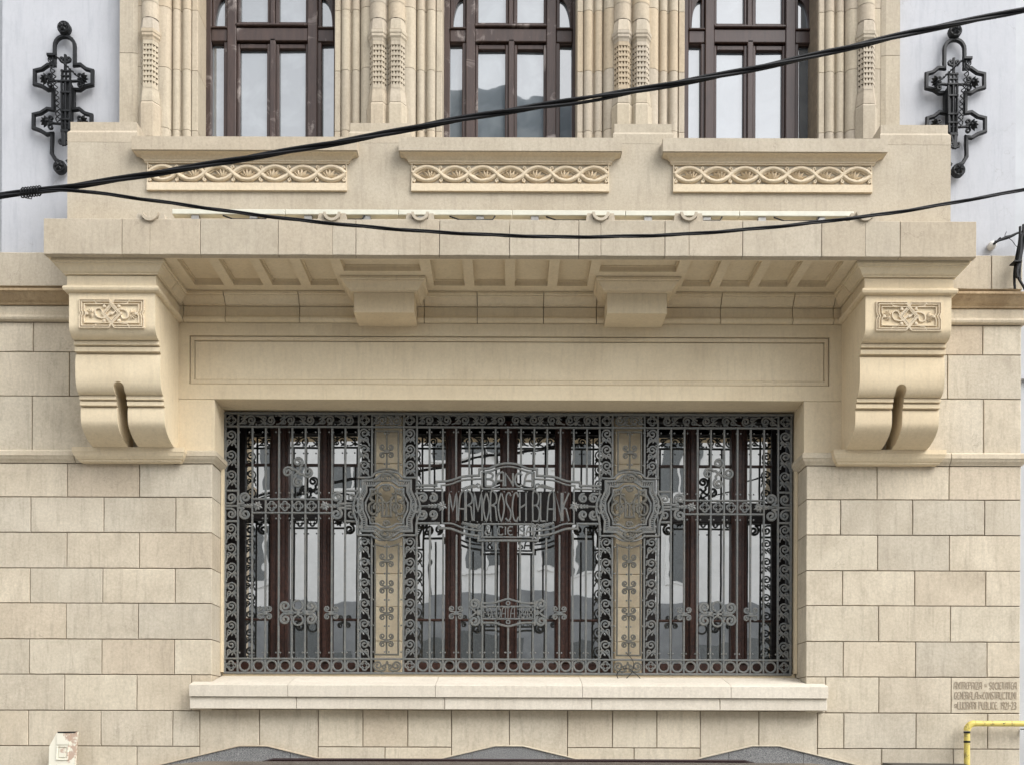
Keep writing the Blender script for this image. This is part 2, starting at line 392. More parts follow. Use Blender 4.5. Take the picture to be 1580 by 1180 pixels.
# =================================================================== GROUND AND STREET
g = MB().box(-120, 120, -120, 120, -.5, -.15); tag(obj('ground', g, 'asphalt'), None, None, kind='structure')
g = MB().box(-40, 40, -2.4, -.001, -.146, 0); tag(obj('pavement', g, 'paving'), None, None, kind='structure')
g = MB().box(-40, 40, -2.58, -2.404, -.146, .004); tag(obj('kerb', g, 'granite'), None, None, kind='structure')
g = MB().box(-45, 45, -20, -16.2, -.146, 0); tag(obj('pavement', g, 'paving'), None, None, kind='structure')
g = MB().box(-45, 45, -16.196, -16.02, -.146, .004); tag(obj('kerb', g, 'granite'), None, None, kind='structure')

# =================================================================== THE BANK
bank = thing('bank_building', 'beige stone bank front with corbelled balcony, ashlar courses and three tall upper windows', 'building')
GAP = .0034
def blocks(parent, rows, yf, yb, mat='ashlar', jit=.0012, name='stone_block', gap=GAP):
    for (z0, z1, xs) in rows:
        for a, b_ in zip(xs[:-1], xs[1:]):
            dy = random.uniform(-.0015, .0015)
            mb = MB().block(a+gap, b_-gap, z0+gap, z1-gap, yf+dy, yb, .004, jit)
            obj(name, mb, mat, parent)
XL, XR = -5.2, 4.385             # ends of the bank front
J0, J1 = -2.547, 2.543           # opening below the string course
JU0, JU1 = -2.533, 2.522         # opening above it
DEEP = .345
zc = [WZ(y) for y in (716.5, 768.5, 823, 878, 932, 987.5, 1042, 1097.5, 1152.5)]
zc += [zc[-1]-.3055*i for i in range(1, 5)]; zc[-1] = 0.0
px2x = lambda p, y: WX(p, y)
leftj = [[104, 215], [47.5, 160, 271], [103, 215], [46, 158.5, 270], [102, 213], [45, 157, 269], [99.6, 211, 295.3], [43.6, 155.5, 266.5], [99, 211], [44, 155, 266], [99, 211], [44, 155, 266]]
rightj = [[1353.4, 1464.4], [1297, 1408, 1519.4], [1354, 1465], [1300, 1411.4, 1521], [1355.5, 1466.5], [1301, 1412.7, 1523], [1273.8, 1356, 1467.7], [1302, 1413.5, 1524], [1360, 1471], [1302, 1413.5, 1524], [1360, 1471], [1302, 1413, 1524]]
PL, PR = WX(308, 1110), WX(1261.5, 1110)
wl = obj('ashlar_wall', MB().box(XL-1, J0-.012, .014, .39, -.1, 4.02), 'mortar', bank)
wr = obj('ashlar_wall', MB().box(J1+.012, XR-.004, .014, .39, -.1, 4.02), 'mortar', bank)
rows_l, rows_r = [], []
for i in range(12):
    y = 742+55*i; z1, z0 = zc[i], zc[i+1]
    e_l = J0 if i < 7 else PL; e_r = J1 if i < 7 else PR
    xs = [px2x(p, y) for p in leftj[i]]
    step = .617
    pre = [xs[0]-step, xs[0]-2*step]; pre = [p for p in pre if p > XL]
    rows_l.append((z0, z1, [XL]+pre[::-1]+xs+[e_l]))
    rows_r.append((z0, z1, [e_r]+[px2x(p, y) for p in rightj[i]]+[XR]))
for i in range(12):
    # blocks beside the opening turn the corner: as deep as the reveal
    z0, z1, xs = rows_l[i]
    blocks(wl, [(z0, z1, xs[:-1])], 0, .30); blocks(wl, [(z0, z1, xs[-2:])], 0, DEEP if i < 7 else .3)
    z0, z1, xs = rows_r[i]
    blocks(wr, [(z0, z1, xs[1:])], 0, .30); blocks(wr, [(z0, z1, xs[:2])], 0, DEEP if i < 7 else .3)
# plinth below the sill
zt, zm = 1.797, zc[8]
pj = [308, 400, 490.6, 559.7, 629, 696.5, 786, 875.7, 945, 1013.6, 1080.6, 1171, 1261.5]
px_ = [PL]+[WX(p, 1120) for p in pj[1:-1]]+[PR]
plinth = obj('plinth', MB().box(PL+.01, PR-.01, .016, .385, -.1, 1.892), 'mortar', bank)
for i in range(12):
    a, b_ = px_[i], px_[i+1]; big = i in (0, 1, 5, 6, 10, 11)
    obj('stone_block', MB().block(a+GAP, b_-GAP, (zc[9] if big else zm)+GAP, zt-GAP, .004+random.uniform(-.001, .001), .3, .004, .001), 'ashlar', plinth)
for a, b_ in ((490.6, 593.7), (593.7, 696.5), (875.7, 978.5), (978.5, 1080.6)):
    obj('stone_block', MB().block(WX(a, 1160)+GAP, WX(b_, 1160)-GAP, zc[9]+GAP, zm-GAP, .004, .3, .004, .001), 'ashlar', plinth)
for j in range(9, 12):
    z1, z0 = zc[j], zc[j+1]; k = 9; offs = .0 if j % 2 else .5
    xs = [PL]+[PL+(PR-PL)*(i+offs)/k for i in range(1 if not offs else 0, k)]+[PR]
    blocks(plinth, [(z0, z1, xs)], .004, .3)
# wall above the string course and beneath the cornice
zu = [WZ(698), WZ(613), WZ(545.5), 5.10]
wu = obj('upper_ashlar', MB().box(XL-1, WX(268, 650)-.004, .014, .39, 4.0, 5.345), 'mortar', bank)
wu2 = obj('upper_ashlar', MB().box(WX(1302, 650)+.004, XR-.004, .014, .39, 4.0, 5.345), 'mortar', bank)
for i, (lj, rj) in enumerate((([49.6, 161, 268], [1302, 1406, 1517.4]), ([-5, 107, 214, 268], [1302, 1354, 1462]), ([51.4, 162, 268], [1302, 1404, 1516.6]))):
    z0, z1 = zu[i], zu[i+1]; y = 660-70*i
    xs = [WX(p, y) for p in lj]
    xs = [XL]+([xs[0]-.617] if xs[0]-.617 > XL+.1 else [])+xs
    blocks(wu, [(z0, z1, xs)], 0, .3)
    blocks(wu2, [(z0, z1, [WX(p, y) for p in rj]+[XR])], 0, .3)
xl0, xr0 = WX(268, 650), WX(1302, 650)
ZL = WZ(617)                       # underside of the lintel
obj('jamb_block', MB().block(xl0+.002, JU0, zu[0]+GAP, ZL-.001, .001, DEEP, .004), 'warm_stone', bank)
obj('jamb_block', MB().block(JU1, xr0-.002, zu[0]+GAP, ZL-.001, .001, DEEP, .004), 'warm_stone', bank)
# lintel with its long sunk panel
lint = MB()
x0, x1, z0, z1 = xl0+.002, xr0-.002, ZL+.001, 5.10
pa, pb, pc, pd = WX(292, 550), WX(1280, 550), WZ(594), WZ(519)
lint.box(x0, pa, 0, DEEP, z0, z1).box(pb, x1, 0, DEEP, z0, z1).box(pa, pb, 0, DEEP, z0, pc).box(pa, pb, 0, DEEP, pd, z1)
lintel = obj('lintel', lint, 'warm_stone', bank)
fr = MB(); e = .052
for k, (ins, y) in enumerate(((0, .012), (e*.55, .018), (e, .006))): pass
def ring_rect(mb, o, i, yo, yi):
    (a, b_, c_, d), (a2, b2, c2, d2) = o, i
    vs = [(a, yo, c_), (b_, yo, c_), (b_, yo, d), (a, yo, d), (a2, yi, c2), (b2, yi, c2), (b2, yi, d2), (a2, yi, d2)]
    mb.add(vs, [(0, 1, 5, 4), (1, 2, 6, 5), (2, 3, 7, 6), (3, 0, 4, 7)])
R0 = (pa, pb, pc, pd); ins = lambda r_, q: (r_[0]+q, r_[1]-q, r_[2]+q, r_[3]-q)
for (qa, qb, ya, yb2) in ((0, .001, 0, .05), (.001, .007, .05, .05), (.007, .008, .05, .014), (.008, .040, .014, .008), (.040, .041, .008, .05), (.041, .046, .05, .05), (.046, .047, .05, .020)):
    ring_rect(fr, ins(R0, qa), ins(R0, qb), ya, yb2)
i_ = ins(R0, .047); fr.add([(i_[0], .02, i_[2]), (i_[1], .02, i_[2]), (i_[1], .02, i_[3]), (i_[0], .02, i_[3])], [(0, 1, 2, 3)])
obj('sunk_panel', fr, 'warm_stone', lintel)

# string course with returns into the reveal
def mould(pts): return pts
sc_prof = [(-.02, 3.895), (.006, 3.895), (.012, 3.905), (.03, 3.925), (.04, 3.945), (.045, 3.948), (.045, 3.985), (.038, 3.99), (.03, 3.998), (-.02, 4.0)]
dz = WZ(697)-4.0
sc_prof = [(o, z+dz) for o, z in sc_prof]
string = part('string_course', bank)
lj = [XL, WX(-8, 704), WX(117, 704), WX(204, 704)]
for a, b_ in zip(lj[:-1], lj[1:]): obj('course_block', MB().sweep_plan([(a+GAP, 0), (b_-GAP, 0)], sc_prof), 'ledge_stone', string)
obj('course_block', MB().sweep_plan([(lj[-1]+GAP, 0), (J0, 0), (J0, .33)], sc_prof), 'ledge_stone', string)
rj = [WX(1366, 706), WX(1465, 706), XR]
obj('course_block', MB().sweep_plan([(J1, .33), (J1, 0), (rj[0]-GAP, 0)], sc_prof), 'ledge_stone', string)
obj('course_block', MB().sweep_plan([(rj[0]+GAP, 0), (rj[1]-GAP, 0)], sc_prof), 'ledge_stone', string)
obj('course_block', MB().sweep_plan([(rj[1]+GAP, 0), (XR, 0), (XR, .3)], sc_prof), 'ledge_stone', string)
CX0, CX1 = 2.842, 3.530           # console faces
for s in (-1, 1):
    a, b_ = (WX(132, 705), WX(277, 705)) if s < 0 else (WX(1294, 708), WX(1439, 708))
    pr = [(-.02, -.028), (.05, -.028), (.062, -.02), (.064, -.008), (.075, -.004), (.092, .02), (.10, .045), (.104, .05), (.104, .088), (-.02, .088)]
    zb = WZ(697)-.085
    obj('impost_block', MB().sweep_plan([(a+.03, .0), (a+.03, -.005), (b_-.03, -.005), (b_-.03, 0)], [(o, z+zb) for o, z in pr]), 'warm_stone', bank)

# cornice
ZS = 5.34
U = [(-.03, 5.336), (.10, 5.336), (.10, 5.316), (.088, 5.312), (.085, 5.300), (.074, 5.298), (.062, 5.283), (.048, 5.262), (.038, 5.252), (.030, 5.25), (.028, 5.240), (-.03, 5.239)]
LW = [(-.03, 5.235), (.012, 5.235), (.012, 5.158), (.020, 5.154), (.034, 5.146), (.040, 5.130), (.034, 5.114), (.020, 5.106), (.012, 5.104), (-.03, 5.103)]
FY = -.60; MF = -.30
M1, M2 = (WX(546, 470, MF), WX(639, 470, MF)), (WX(937, 470, MF), WX(1029, 470, MF))
corn = part('cornice', bank)
def cornice(path, lower=True, upper=True, mat='warm_stone'):
    if upper: obj('cornice_block', MB().sweep_plan(path, U), mat, corn)
    if lower: obj('frieze_block', MB().sweep_plan(path, LW), mat, corn)
G = .0032
jl = [WX(p, 475) for p in (284, 349, 463)]
cornice([(-CX1, 0), (-CX1, FY), (-CX0, FY), (-CX0, -.32)])
cornice([(-CX0, -.314), (-CX0, 0), (jl[0]-G, 0)])
for a, b_ in zip(jl[:-1], jl[1:]): cornice([(a+G, 0), (b_-G, 0)])
def around(m, a, b_):
    cornice([(a+G, 0), (m[0]-.002, 0)], upper=False); cornice([(m[1]+.002, 0), (b_-G, 0)], upper=False)
    cornice([(a+G, 0), (m[0], 0), (m[0], MF), (m[1], MF), (m[1], 0), (b_-G, 0)], lower=False)
cornice([(jl[2]+G, 0), (WX(539, 475)-G, 0)]) if False else None
around(M1, jl[2], WX(655, 475)); 
jm = [WX(p, 475) for p in (655, 736.5, 838.6, 920)]
for a, b_ in zip(jm[:-1], jm[1:]): cornice([(a+G, 0), (b_-G, 0)])
jr = [WX(p, 475) for p in (1111, 1222, 1285)]
around(M2, jm[-1], jr[0])
for a, b_ in zip(jr[:-1], jr[1:]): cornice([(a+G, 0), (b_-G, 0)])
cornice([(jr[-1]+G, 0), (CX0, 0), (CX0, -.314)])
cornice([(CX0, -.32), (CX0, FY), (CX1, FY), (CX1, 0)])
for m_ in (M1, M2):
    obj('modillion', MB().extrude_x([(MF, 5.238), (MF, 5.078), (MF+.004, 5.074), (.02, 5.074), (.02, 5.238)], m_[0], m_[1]), 'warm_stone', bank)
# side lengths of the cornice: deeper, stained, under a plain blocking course
US = [(-.03, 5.345), (.115, 5.345), (.115, 5.325), (.10, 5.32), (.085, 5.30), (.055, 5.268), (.034, 5.252), (.028, 5.240), (-.03, 5.239)]
for a, b_ in ((XL, -4.45), (-4.45, -CX1-.001)):
    obj('cornice_block', MB().sweep_plan([(a+G, 0), (b_-G, 0)], US), 'stained_stone', corn)
    obj('frieze_block', MB().sweep_plan([(a+G, 0), (b_-G, 0)], LW), 'ledge_stone', corn)
obj('cornice_block', MB().sweep_plan([(CX1+.001, 0), (XR, 0), (XR, .5)], US), 'stained_stone', corn)
obj('frieze_block', MB().sweep_plan([(CX1+.001, 0), (XR, 0), (XR, .5)], LW), 'ledge_stone', corn)
blk = part('blocking_course', bank)
zb0, zb1 = 5.385, WZ(392, -.06)
for a, b_ in ((XL, -4.7), (-4.7, -3.4)): obj('stone_block', MB().block(a+GAP, b_-GAP, zb0, zb1, -.06, .2, .005, .001), 'trim_stone', blk)
for a, b_ in ((3.4, WX(1525, 420)), (WX(1525, 420), XR-.02)): obj('stone_block', MB().block(a+GAP, b_-GAP, zb0, zb1, -.06, .2, .005, .001), 'trim_stone', blk)
obj('blocking_bed', MB().box(XL, -3.4, -.02, .2, 5.347, zb0-.001).box(3.4, XR-.03, -.02, .2, 5.347, zb0-.001), 'mortar', blk)

# consoles
def zy(y, Y): return WZ(y, Y)
cprof = [(-.60, 5.236), (-.60, 4.852)]
cprof += [(-.60+.085*(1-math.cos(t)), 4.852-.092*math.sin(t)) for t in [PI/2*i/8 for i in range(1, 9)]]
cprof += [(-.490, 4.756), (-.505, 4.752), (-.505, 4.724), (-.470, 4.720), (-.470, 4.714), (-.490, 4.710), (-.490, 4.676), (-.450, 4.672), (-.450, 4.662), (-.468, 4.656), (-.470, 4.640), (-.475, 4.60), (-.475, 4.52)]
cprof += [(-.475+.075*(1-math.cos(t)), 4.52-.165*math.sin(t)) for t in [PI/2*i/8 for i in range(1, 9)]]
cprof += [(-.385, 4.351), (-.397, 4.347), (-.397, 4.320), (-.365, 4.316), (-.365, 4.311), (-.383, 4.307), (-.383, 4.276), (-.348, 4.272), (-.348, 4.264), (-.362, 4.260), (-.366, 4.22), (-.362, 4.16)]
cprof += [(-.362+.33*(1-math.cos(t))**.9, 4.16-.158*math.sin(t)) for t in [PI/2*i/12 for i in range(1, 13)]]
cprof += [(-.028, 3.994), (.02, 3.994), (.02, 5.236)]
def cutter(x):
    r_ = .043; pts = [(x+r_*math.cos(t), 4.40+r_*math.sin(t)) for t in [PI*i/10 for i in range(11)]]
    return MB().extrude_y([(x+r_, 3.5)]+pts+[(x-r_, 3.5)], -.9, .012)
def boolean(base_mb, cut_mb, mat):
    a = bpy.data.objects.new('tmp_a', base_mb.mesh('a', mat, True)); b_ = bpy.data.objects.new('tmp_b', cut_mb.mesh('b', mat))
    col.objects.link(a); col.objects.link(b_)
    md = a.modifiers.new('b', 'BOOLEAN'); md.operation = 'DIFFERENCE'; md.object = b_; md.solver = 'EXACT'
    dg = bpy.context.evaluated_depsgraph_get(); dg.update()
    me = bpy.data.meshes.new_from_object(a.evaluated_get(dg))
    bpy.data.objects.remove(a); bpy.data.objects.remove(b_)
    return me
def carved_panel(parent, cx, cz, y):
    hw, hh = .257, .112
    fr_ = MB()
    for k, (q, c_) in enumerate(((0, .062), (.017, .052), (.040, .040))):
        a, b_ = hw-q, hh-q*.92; h_ = .0062 if k < 2 else .0050
        left = [(-c_*.35, b_), (-a, b_), (-a, .026), (-a+.012, 0), (-a, -.026), (-a, -b_), (-c_*.35, -b_), (c_*1.25, 0)]
        fr_.ribbon([(cx+p, cz+q_) for p, q_ in left], h_*.8, y-.016-.0008*k, .020, closed=True)
        fr_.ribbon([(cx-p, cz+q_) for p, q_ in left], h_*.8, y-.0135-.0008*k, .0175, closed=True)
    for sx_ in (-1, 1):
        for sz_ in (-1, 1): fr_.ribbon([(cx+sx_*.145, cz+sz_*hh), (cx+sx_*.125, cz+sz_*(hh-.030)), (cx+sx_*.075, cz+sz_*(hh-.034))], .005, y-.0125, .016)
    obj('strapwork', fr_, 'carved_stone', parent)
    bd = MB()
    for p, q in ((0, 0), (-.058, .058), (.058, .058), (-.058, -.058), (.058, -.058), (-.195, 0), (.195, 0)): bd.bead(cx+p, y-.003, cz+q, .017, 1.0)
    obj('boss', bd, 'carved_stone', parent, True)
    lv = MB()
    for s in (-1, 1):
        sp = cr([(s*.01, -s*.0), (s*.06, s*.035), (s*.12, s*.02), (s*.13, -s*.03), (s*.09, -s*.04), (s*.075, -s*.01)], 4)
        lv.ribbon([(cx+p, cz+q) for p, q in sp], .009, y-.014, .018, taper=(1, .5))
        for k in range(7):
            a = math.radians((0 if s > 0 else 180)+(-75+25*k)); lv.leaf(cx+s*.150, y-.001, cz-s*.005, a, .060-.005*abs(k-3), .022, .018)
    obj('acanthus', lv, 'carved_stone', parent, True)
def field(parent, cx, cz, y):    # ground of the carving
    obj('carved_ground', MB().box(cx-.245, cx+.245, y-.0006, y+.004, cz-.10, cz+.10), 'warm_stone', parent)
for s in (-1, 1):
    a, b_ = (-CX1, -CX0) if s < 0 else (CX0, CX1)
    xc = (a+b_)/2+.0
    me = boolean(MB().extrude_x(cprof, a, b_), cutter(xc+(.0)), 'warm_stone'); me.name = 'console'
    me.polygons.foreach_set('use_smooth', [True]*len(me.polygons)); me.set_sharp_from_angle(angle=math.radians(35))
    c_ = link('console', me, bank)
    carved_panel(c_, xc, WZ(487, FY), FY)

# balcony slab
SF, ZT = -.77, 5.614
slab = part('balcony_slab', bank)
sj = [WX(p, 366, SF) for p in (67, 188, 231, 309, 429, 513, 549, 648, 678, 786, 893, 927, 1026, 1063, 1146, 1267.6, 1335, 1389, 1507)]
hair = {2, 5, 7, 11, 13, 16}
for i, (a, b_) in enumerate(zip(sj[:-1], sj[1:])): obj('slab_block', MB().block(a+(.0006 if i in hair else .0022), b_-(.0006 if i+1 in hair else .0022), ZS-.004, ZT, SF, -.706, .003, .0008), 'trim_stone', slab)
obj('slab_core', MB().box(sj[0]+.004, sj[-1]-.004, -.70, .4, 5.39, ZT-.004), 'warm_stone', slab)
sof = MB(); fy, by = -.70, -.20
cof = [(272, 320), (336, 384), (399, 446), (462, 508), (524, 646), (663, 713), (729, 779), (795, 848), (864, 913), (928, 1050), (1067, 1114), (1129, 1177), (1192, 1240), (1255, 1303)]
edges = []
for a, b_ in cof: edges.append((WX(a, 402, -.69), WX(b_, 402, -.69), (a, b_) in ((524, 646), (928, 1050))))
sof.box(sj[0]+.004, sj[-1]-.004, fy-.004, fy+.022, ZS, 5.392)
sof.box(sj[0]+.004, sj[-1]-.004, by, .02, ZS, 5.392)
last = sj[0]+.004
for a, b_, short in edges:
    sof.box(last, a, fy+.022, by, ZS, 5.392); last = b_
    if short: sof.box(a, b_, -.475, by, ZS, 5.392)
sof.box(last, sj[-1]-.004, fy+.022, by, ZS, 5.392)
obj('soffit_ribs', sof, 'warm_stone', slab)
for a, b_, short in edges:
    y1 = -.475 if short else by
    cm = MB(); ring = MB()
    cm.add([(a, fy+.022, 5.388), (b_, fy+.022, 5.388), (b_, y1, 5.388), (a, y1, 5.388)], [(0, 1, 2, 3)])
    for o_, z_ in ((.012, 5.378),):
        cm.box(a, a+o_, fy+.022, y1, z_, 5.388).box(b_-o_, b_, fy+.022, y1, z_, 5.388).box(a+o_, b_-o_, y1-o_, y1, z_, 5.388)
    obj('coffer', cm, 'warm_stone', slab)
# half-round stone water spouts on the slab edge
for p in (231, 512, 648, 927, 1063, 1335):
    x, z = W(p, 328, -.78); ro, ri = .068, .047
    pr = [(x+ro*math.cos(t), z+ro*math.sin(t)) for t in [PI+PI*i/12 for i in range(13)]]+[(x+ri*math.cos(t), z+ri*math.sin(t)) for t in [2*PI-PI*i/12 for i in range(13)]]
    sp = obj('water_spout', MB().extrude_y(pr, -.79, -.5), 'trim_stone', bank, True)
    obj('spout_bed', MB().extrude_y([(x-.115, ZT-.002), (x+.115, ZT-.002), (x+.105, z+.0), (x+.071, z+.0), (x+.06, z-.045), (x, z-.072), (x-.06, z-.045), (x-.071, z), (x-.105, z)], -.765, -.51), 'trim_stone', sp)

# parapet with three sills and carved friezes
PY, PT = -.50, WZ(190, -.5)
px0, px1 = WX(104, 260, PY), WX(1467, 260, PY)
par = obj('parapet', MB().box(px0, px1, PY, -.24, ZT-.002, WZ(222, PY)), 'trim_stone', bank)
piers = [(px0, WX(212, 200, PY)), (WX(538, 200, PY), WX(634, 200, PY)), (WX(946, 200, PY), WX(1039, 200, PY)), (WX(1358, 200, PY), px1)]
for k, (a, b_) in enumerate(piers):
    zb_ = WZ(222, PY)+.001; zc_ = WZ(207, PY)
    mb = MB().box(a, b_, PY-.001, -.24, zb_, zc_)
    la = .05 if k == 0 else .02; ra = .05 if k == 3 else .02
    if k in (1, 2): la = ra = .03
    # weathered cap: sloping shoulders
    vs = [(a, PY-.001, zc_), (b_, PY-.001, zc_), (b_, -.24, zc_), (a, -.24, zc_), (a+la*.4, PY+.01, zc_+.02), (b_-ra*.4, PY+.01, zc_+.02), (b_-ra*.4, -.24, zc_+.02), (a+la*.4, -.24, zc_+.02)]
    mb.add(vs, [(0, 1, 5, 4), (1, 2, 6, 5), (2, 3, 7, 6), (3, 0, 4, 7)])
    mb.box(a+la*.4, b_-ra*.4, PY+.01, -.24, zc_+.02, PT)
    obj('parapet_pier', mb, 'trim_stone', par)
Fz = []
for k, (sa, sb) in enumerate(((203, 551), (615, 960), (1023, 1370))):
    ys = 221
    a, b_ = WX(sa, ys, -.60), WX(sb, ys, -.60)
    zt_, zf = WZ(212.5, -.60), WZ(233, -.60)
    sill = obj('balcony_sill', MB().box(a, b_, -.60, -.23, zf, zt_), 'trim_stone', par)
    pr = [(-.02, zf-.001), (.088, zf-.001), (.086, zf-.006), (.07, zf-.008), (.045, zf-.018), (.028, zf-.034), (.024, zf-.036), (.024, zf-.050), (.016, zf-.052), (.016, zf-.062), (-.02, zf-.062)]
    am, bm = a+.095, b_-.095
    obj('sill_moulding', MB().sweep_plan([(am, -.3), (am, PY), (bm, PY), (bm, -.3)], [(o, z) for o, z in pr]), 'carved_stone', sill)
    p0, p1 = am+.004, bm-.004; q1, q0 = zf-.064, WZ(286, PY)
    rb = MB().box(p0-.004, p1+.004, PY-.024, PY+.01, WZ(297.5, PY), q0)       # lower border
    rb.box(p0-.003, p0+.005, PY-.018, PY+.01, q0+.0005, q1); rb.box(p1-.005, p1+.003, PY-.018, PY+.01, q0+.0005, q1)
    fz = obj('frieze_panel', rb, 'carved_stone', par)
    Fz.append((fz, p0+.008, p1-.008, q0+.004, q1-.003))
for fz, p0, p1, q0, q1 in Fz:
    n_ = 7; u = (p1-p0)/n_; zc_ = (q0+q1)/2; am = (q1-q0)/2-.022; y = PY
    for ph in (0, 1):
        pts = []
        for i in range(n_*10+1):
            x = p0+u*i/10; s = math.sin(PI*i/10)*(1 if ph else -1)
            # flattened lobes
            pts.append((x, zc_+am*math.copysign(abs(s)**.8, s)*(1)))
        # over-under: push alternately
        mb = MB()
        k = len(pts); rows = []
        hw = .0165
        for off in (0,):
            pp = []
            for i in range(k):
                a_, b2 = pts[max(i-1, 0)], pts[min(i+1, k-1)]; l = math.hypot(b2[0]-a_[0], b2[1]-a_[1])
                pp.append((pts[i][0]-(b2[1]-a_[1])/l*off*hw, pts[i][1]+(b2[0]-a_[0])/l*off*hw))
            mb.ribbon(pp, hw*.95, y-.030-(.004 if ph else 0), .032, front=.38)
        obj('interlace_strand', mb, 'carved_stone', fz, True)
    for i in range(n_):
        xc = p0+u*(i+.5); pm = MB()
        ln_ = [(xc-u*.36+u*.72*q/8, math.sin(PI*q/8)*am*.66) for q in range(9)]
        pm.ribbon([(a_, zc_+b2) for a_, b2 in ln_]+[(a_, zc_-b2) for a_, b2 in ln_[::-1]][1:-1], .0042, y-.012, .014, closed=True)
        tilt = (-32 if i < 3 else 32 if i > 3 else 0)
        bx_, bz_ = xc+(-u*.0), zc_-.040
        bx_ = xc + (u*.12 if tilt < 0 else -u*.12 if tilt > 0 else 0)
        for kk in range(7):
            a_ = math.radians(90-tilt*.4+(-78+26*kk)); pm.leaf(bx_, y-.001, bz_, a_, (.098 if kk in (2, 3, 4) else .090 if kk in (1, 5) else .074), .022, .030)
        pm.bead(bx_, y-.006, bz_, .010, .8, 6, 4)
        obj('palmette', pm, 'carved_stone', fz, True)
    cu = MB()
    for i in range(n_+1):
        x = p0+u*i
        x = min(max(x, p0+.012), p1-.012)
        for s in (-1, 1):
            d = -1 if i % 2 else 1
            cu.ribbon(spiral(x, zc_+s*(am-.004), .017, .003, 90 if s < 0 else -90, 1.1*d, 12), .0065, y-.020, .022, front=.6)
            cu.bead(x, y-.012, zc_+s*(am+.006), .0105, .9, 6, 4)
    tag(obj('curls', cu, 'carved_stone', fz, True), None, None, kind='stuff')

# ------------------------------------------------------------------ upper storey
ZTOP = 8.9
zj = [6.2]+[WZ(y) for y in (203, 110, 17)]+[WZ(-76), WZ(-169), ZTOP]
def half_profile(e, d, depth=.34):        # from colonnette edge e, going in direction d (+1/-1) to the reveal; metres
    q = 1/180.0; pts = []
    P_ = lambda o, y: pts.append((e+d*o*q, y))
    P_(0, -.045); P_(4, -.045)
    for i in range(1, 7):                 # cove
        t = PI/2*i/6; P_(4+10*math.sin(t), -.045+.060*(1-math.cos(t)))
    for c_, r_ in ((21.5, 6.2), (37.5, 6.8)):
        P_(c_-r_-.7, .028)
        for i in range(0, 9):
            t = PI*i/8; P_(c_-r_*math.cos(t), .02-r_*q*math.sin(t)*.9)
        P_(c_+r_+.7, .028)
    P_(46, .008); P_(53.5, .008); P_(54.5, .014); P_(54.5, depth)
    return pts
def bay_xy(p): return (p-VX)/PPM - .0195
win = [(304, 520), (681, 888), (1056, 1256)]
upper = obj('bay_wall', MB().box(bay_xy(189), bay_xy(300), .04, .5, 5.6, ZTOP).box(bay_xy(524), bay_xy(678), .05, .5, 5.6, ZTOP).box(bay_xy(892), bay_xy(1052), .05, .5, 5.6, ZTOP).box(bay_xy(1262), bay_xy(1383), .04, .5, 5.6, ZTOP), 'mortar', bank)
def run(profile, mirror_close, name='moulded_block', mat='bay_stone'):
    for z0, z1 in zip(zj[:-1], zj[1:]):
        obj(name, MB().extrude_z(mirror_close, z0+.0022, z1-.0022), mat, upper, True)
# left end: pilaster strip, then colonnette, then moulded jamb
eL = bay_xy(250); half = half_profile(eL, 1)
leftpoly = half+[(bay_xy(205), .34), (bay_xy(205), -.045)]
eR = bay_xy(1318); halfr = half_profile(eR, -1)
rightpoly = halfr+[(bay_xy(1365), .34), (bay_xy(1365), -.045)]
run(None, leftpoly); run(None, rightpoly)
for cx_ in (599, 973.5):
    h1 = half_profile(bay_xy(cx_+28.5), 1); h2 = half_profile(bay_xy(cx_-28.5), -1)
    run(None, h1+[(h1[-1][0]-.02, .34)]+[(h2[-1][0]+.02, .34)]+h2[::-1])
strip_l = [(bay_xy(188.5), .2), (bay_xy(188.5), -.06), (bay_xy(209), -.06), (bay_xy(216), -.048), (bay_xy(216), .2)]
strip_r = [(bay_xy(1356), .2), (bay_xy(1356), -.048), (bay_xy(1363), -.06), (bay_xy(1384.5), -.06), (bay_xy(1384.5), .2)]
for poly in (strip_l, strip_r):
    for z0, z1 in zip([5.7, WZ(91), WZ(-5)], [WZ(91), WZ(-5), ZTOP]):
        obj('pilaster_block', MB().extrude_z(poly, z0+.0022, z1-.0022), 'bay_stone', upper)
# lintel zone above the windows
for a, b_ in win: obj('arch_block', MB().box(bay_xy(a)+.001, bay_xy(b_)-.001, .05, .34, 8.45, ZTOP-.002), 'bay_stone', upper)
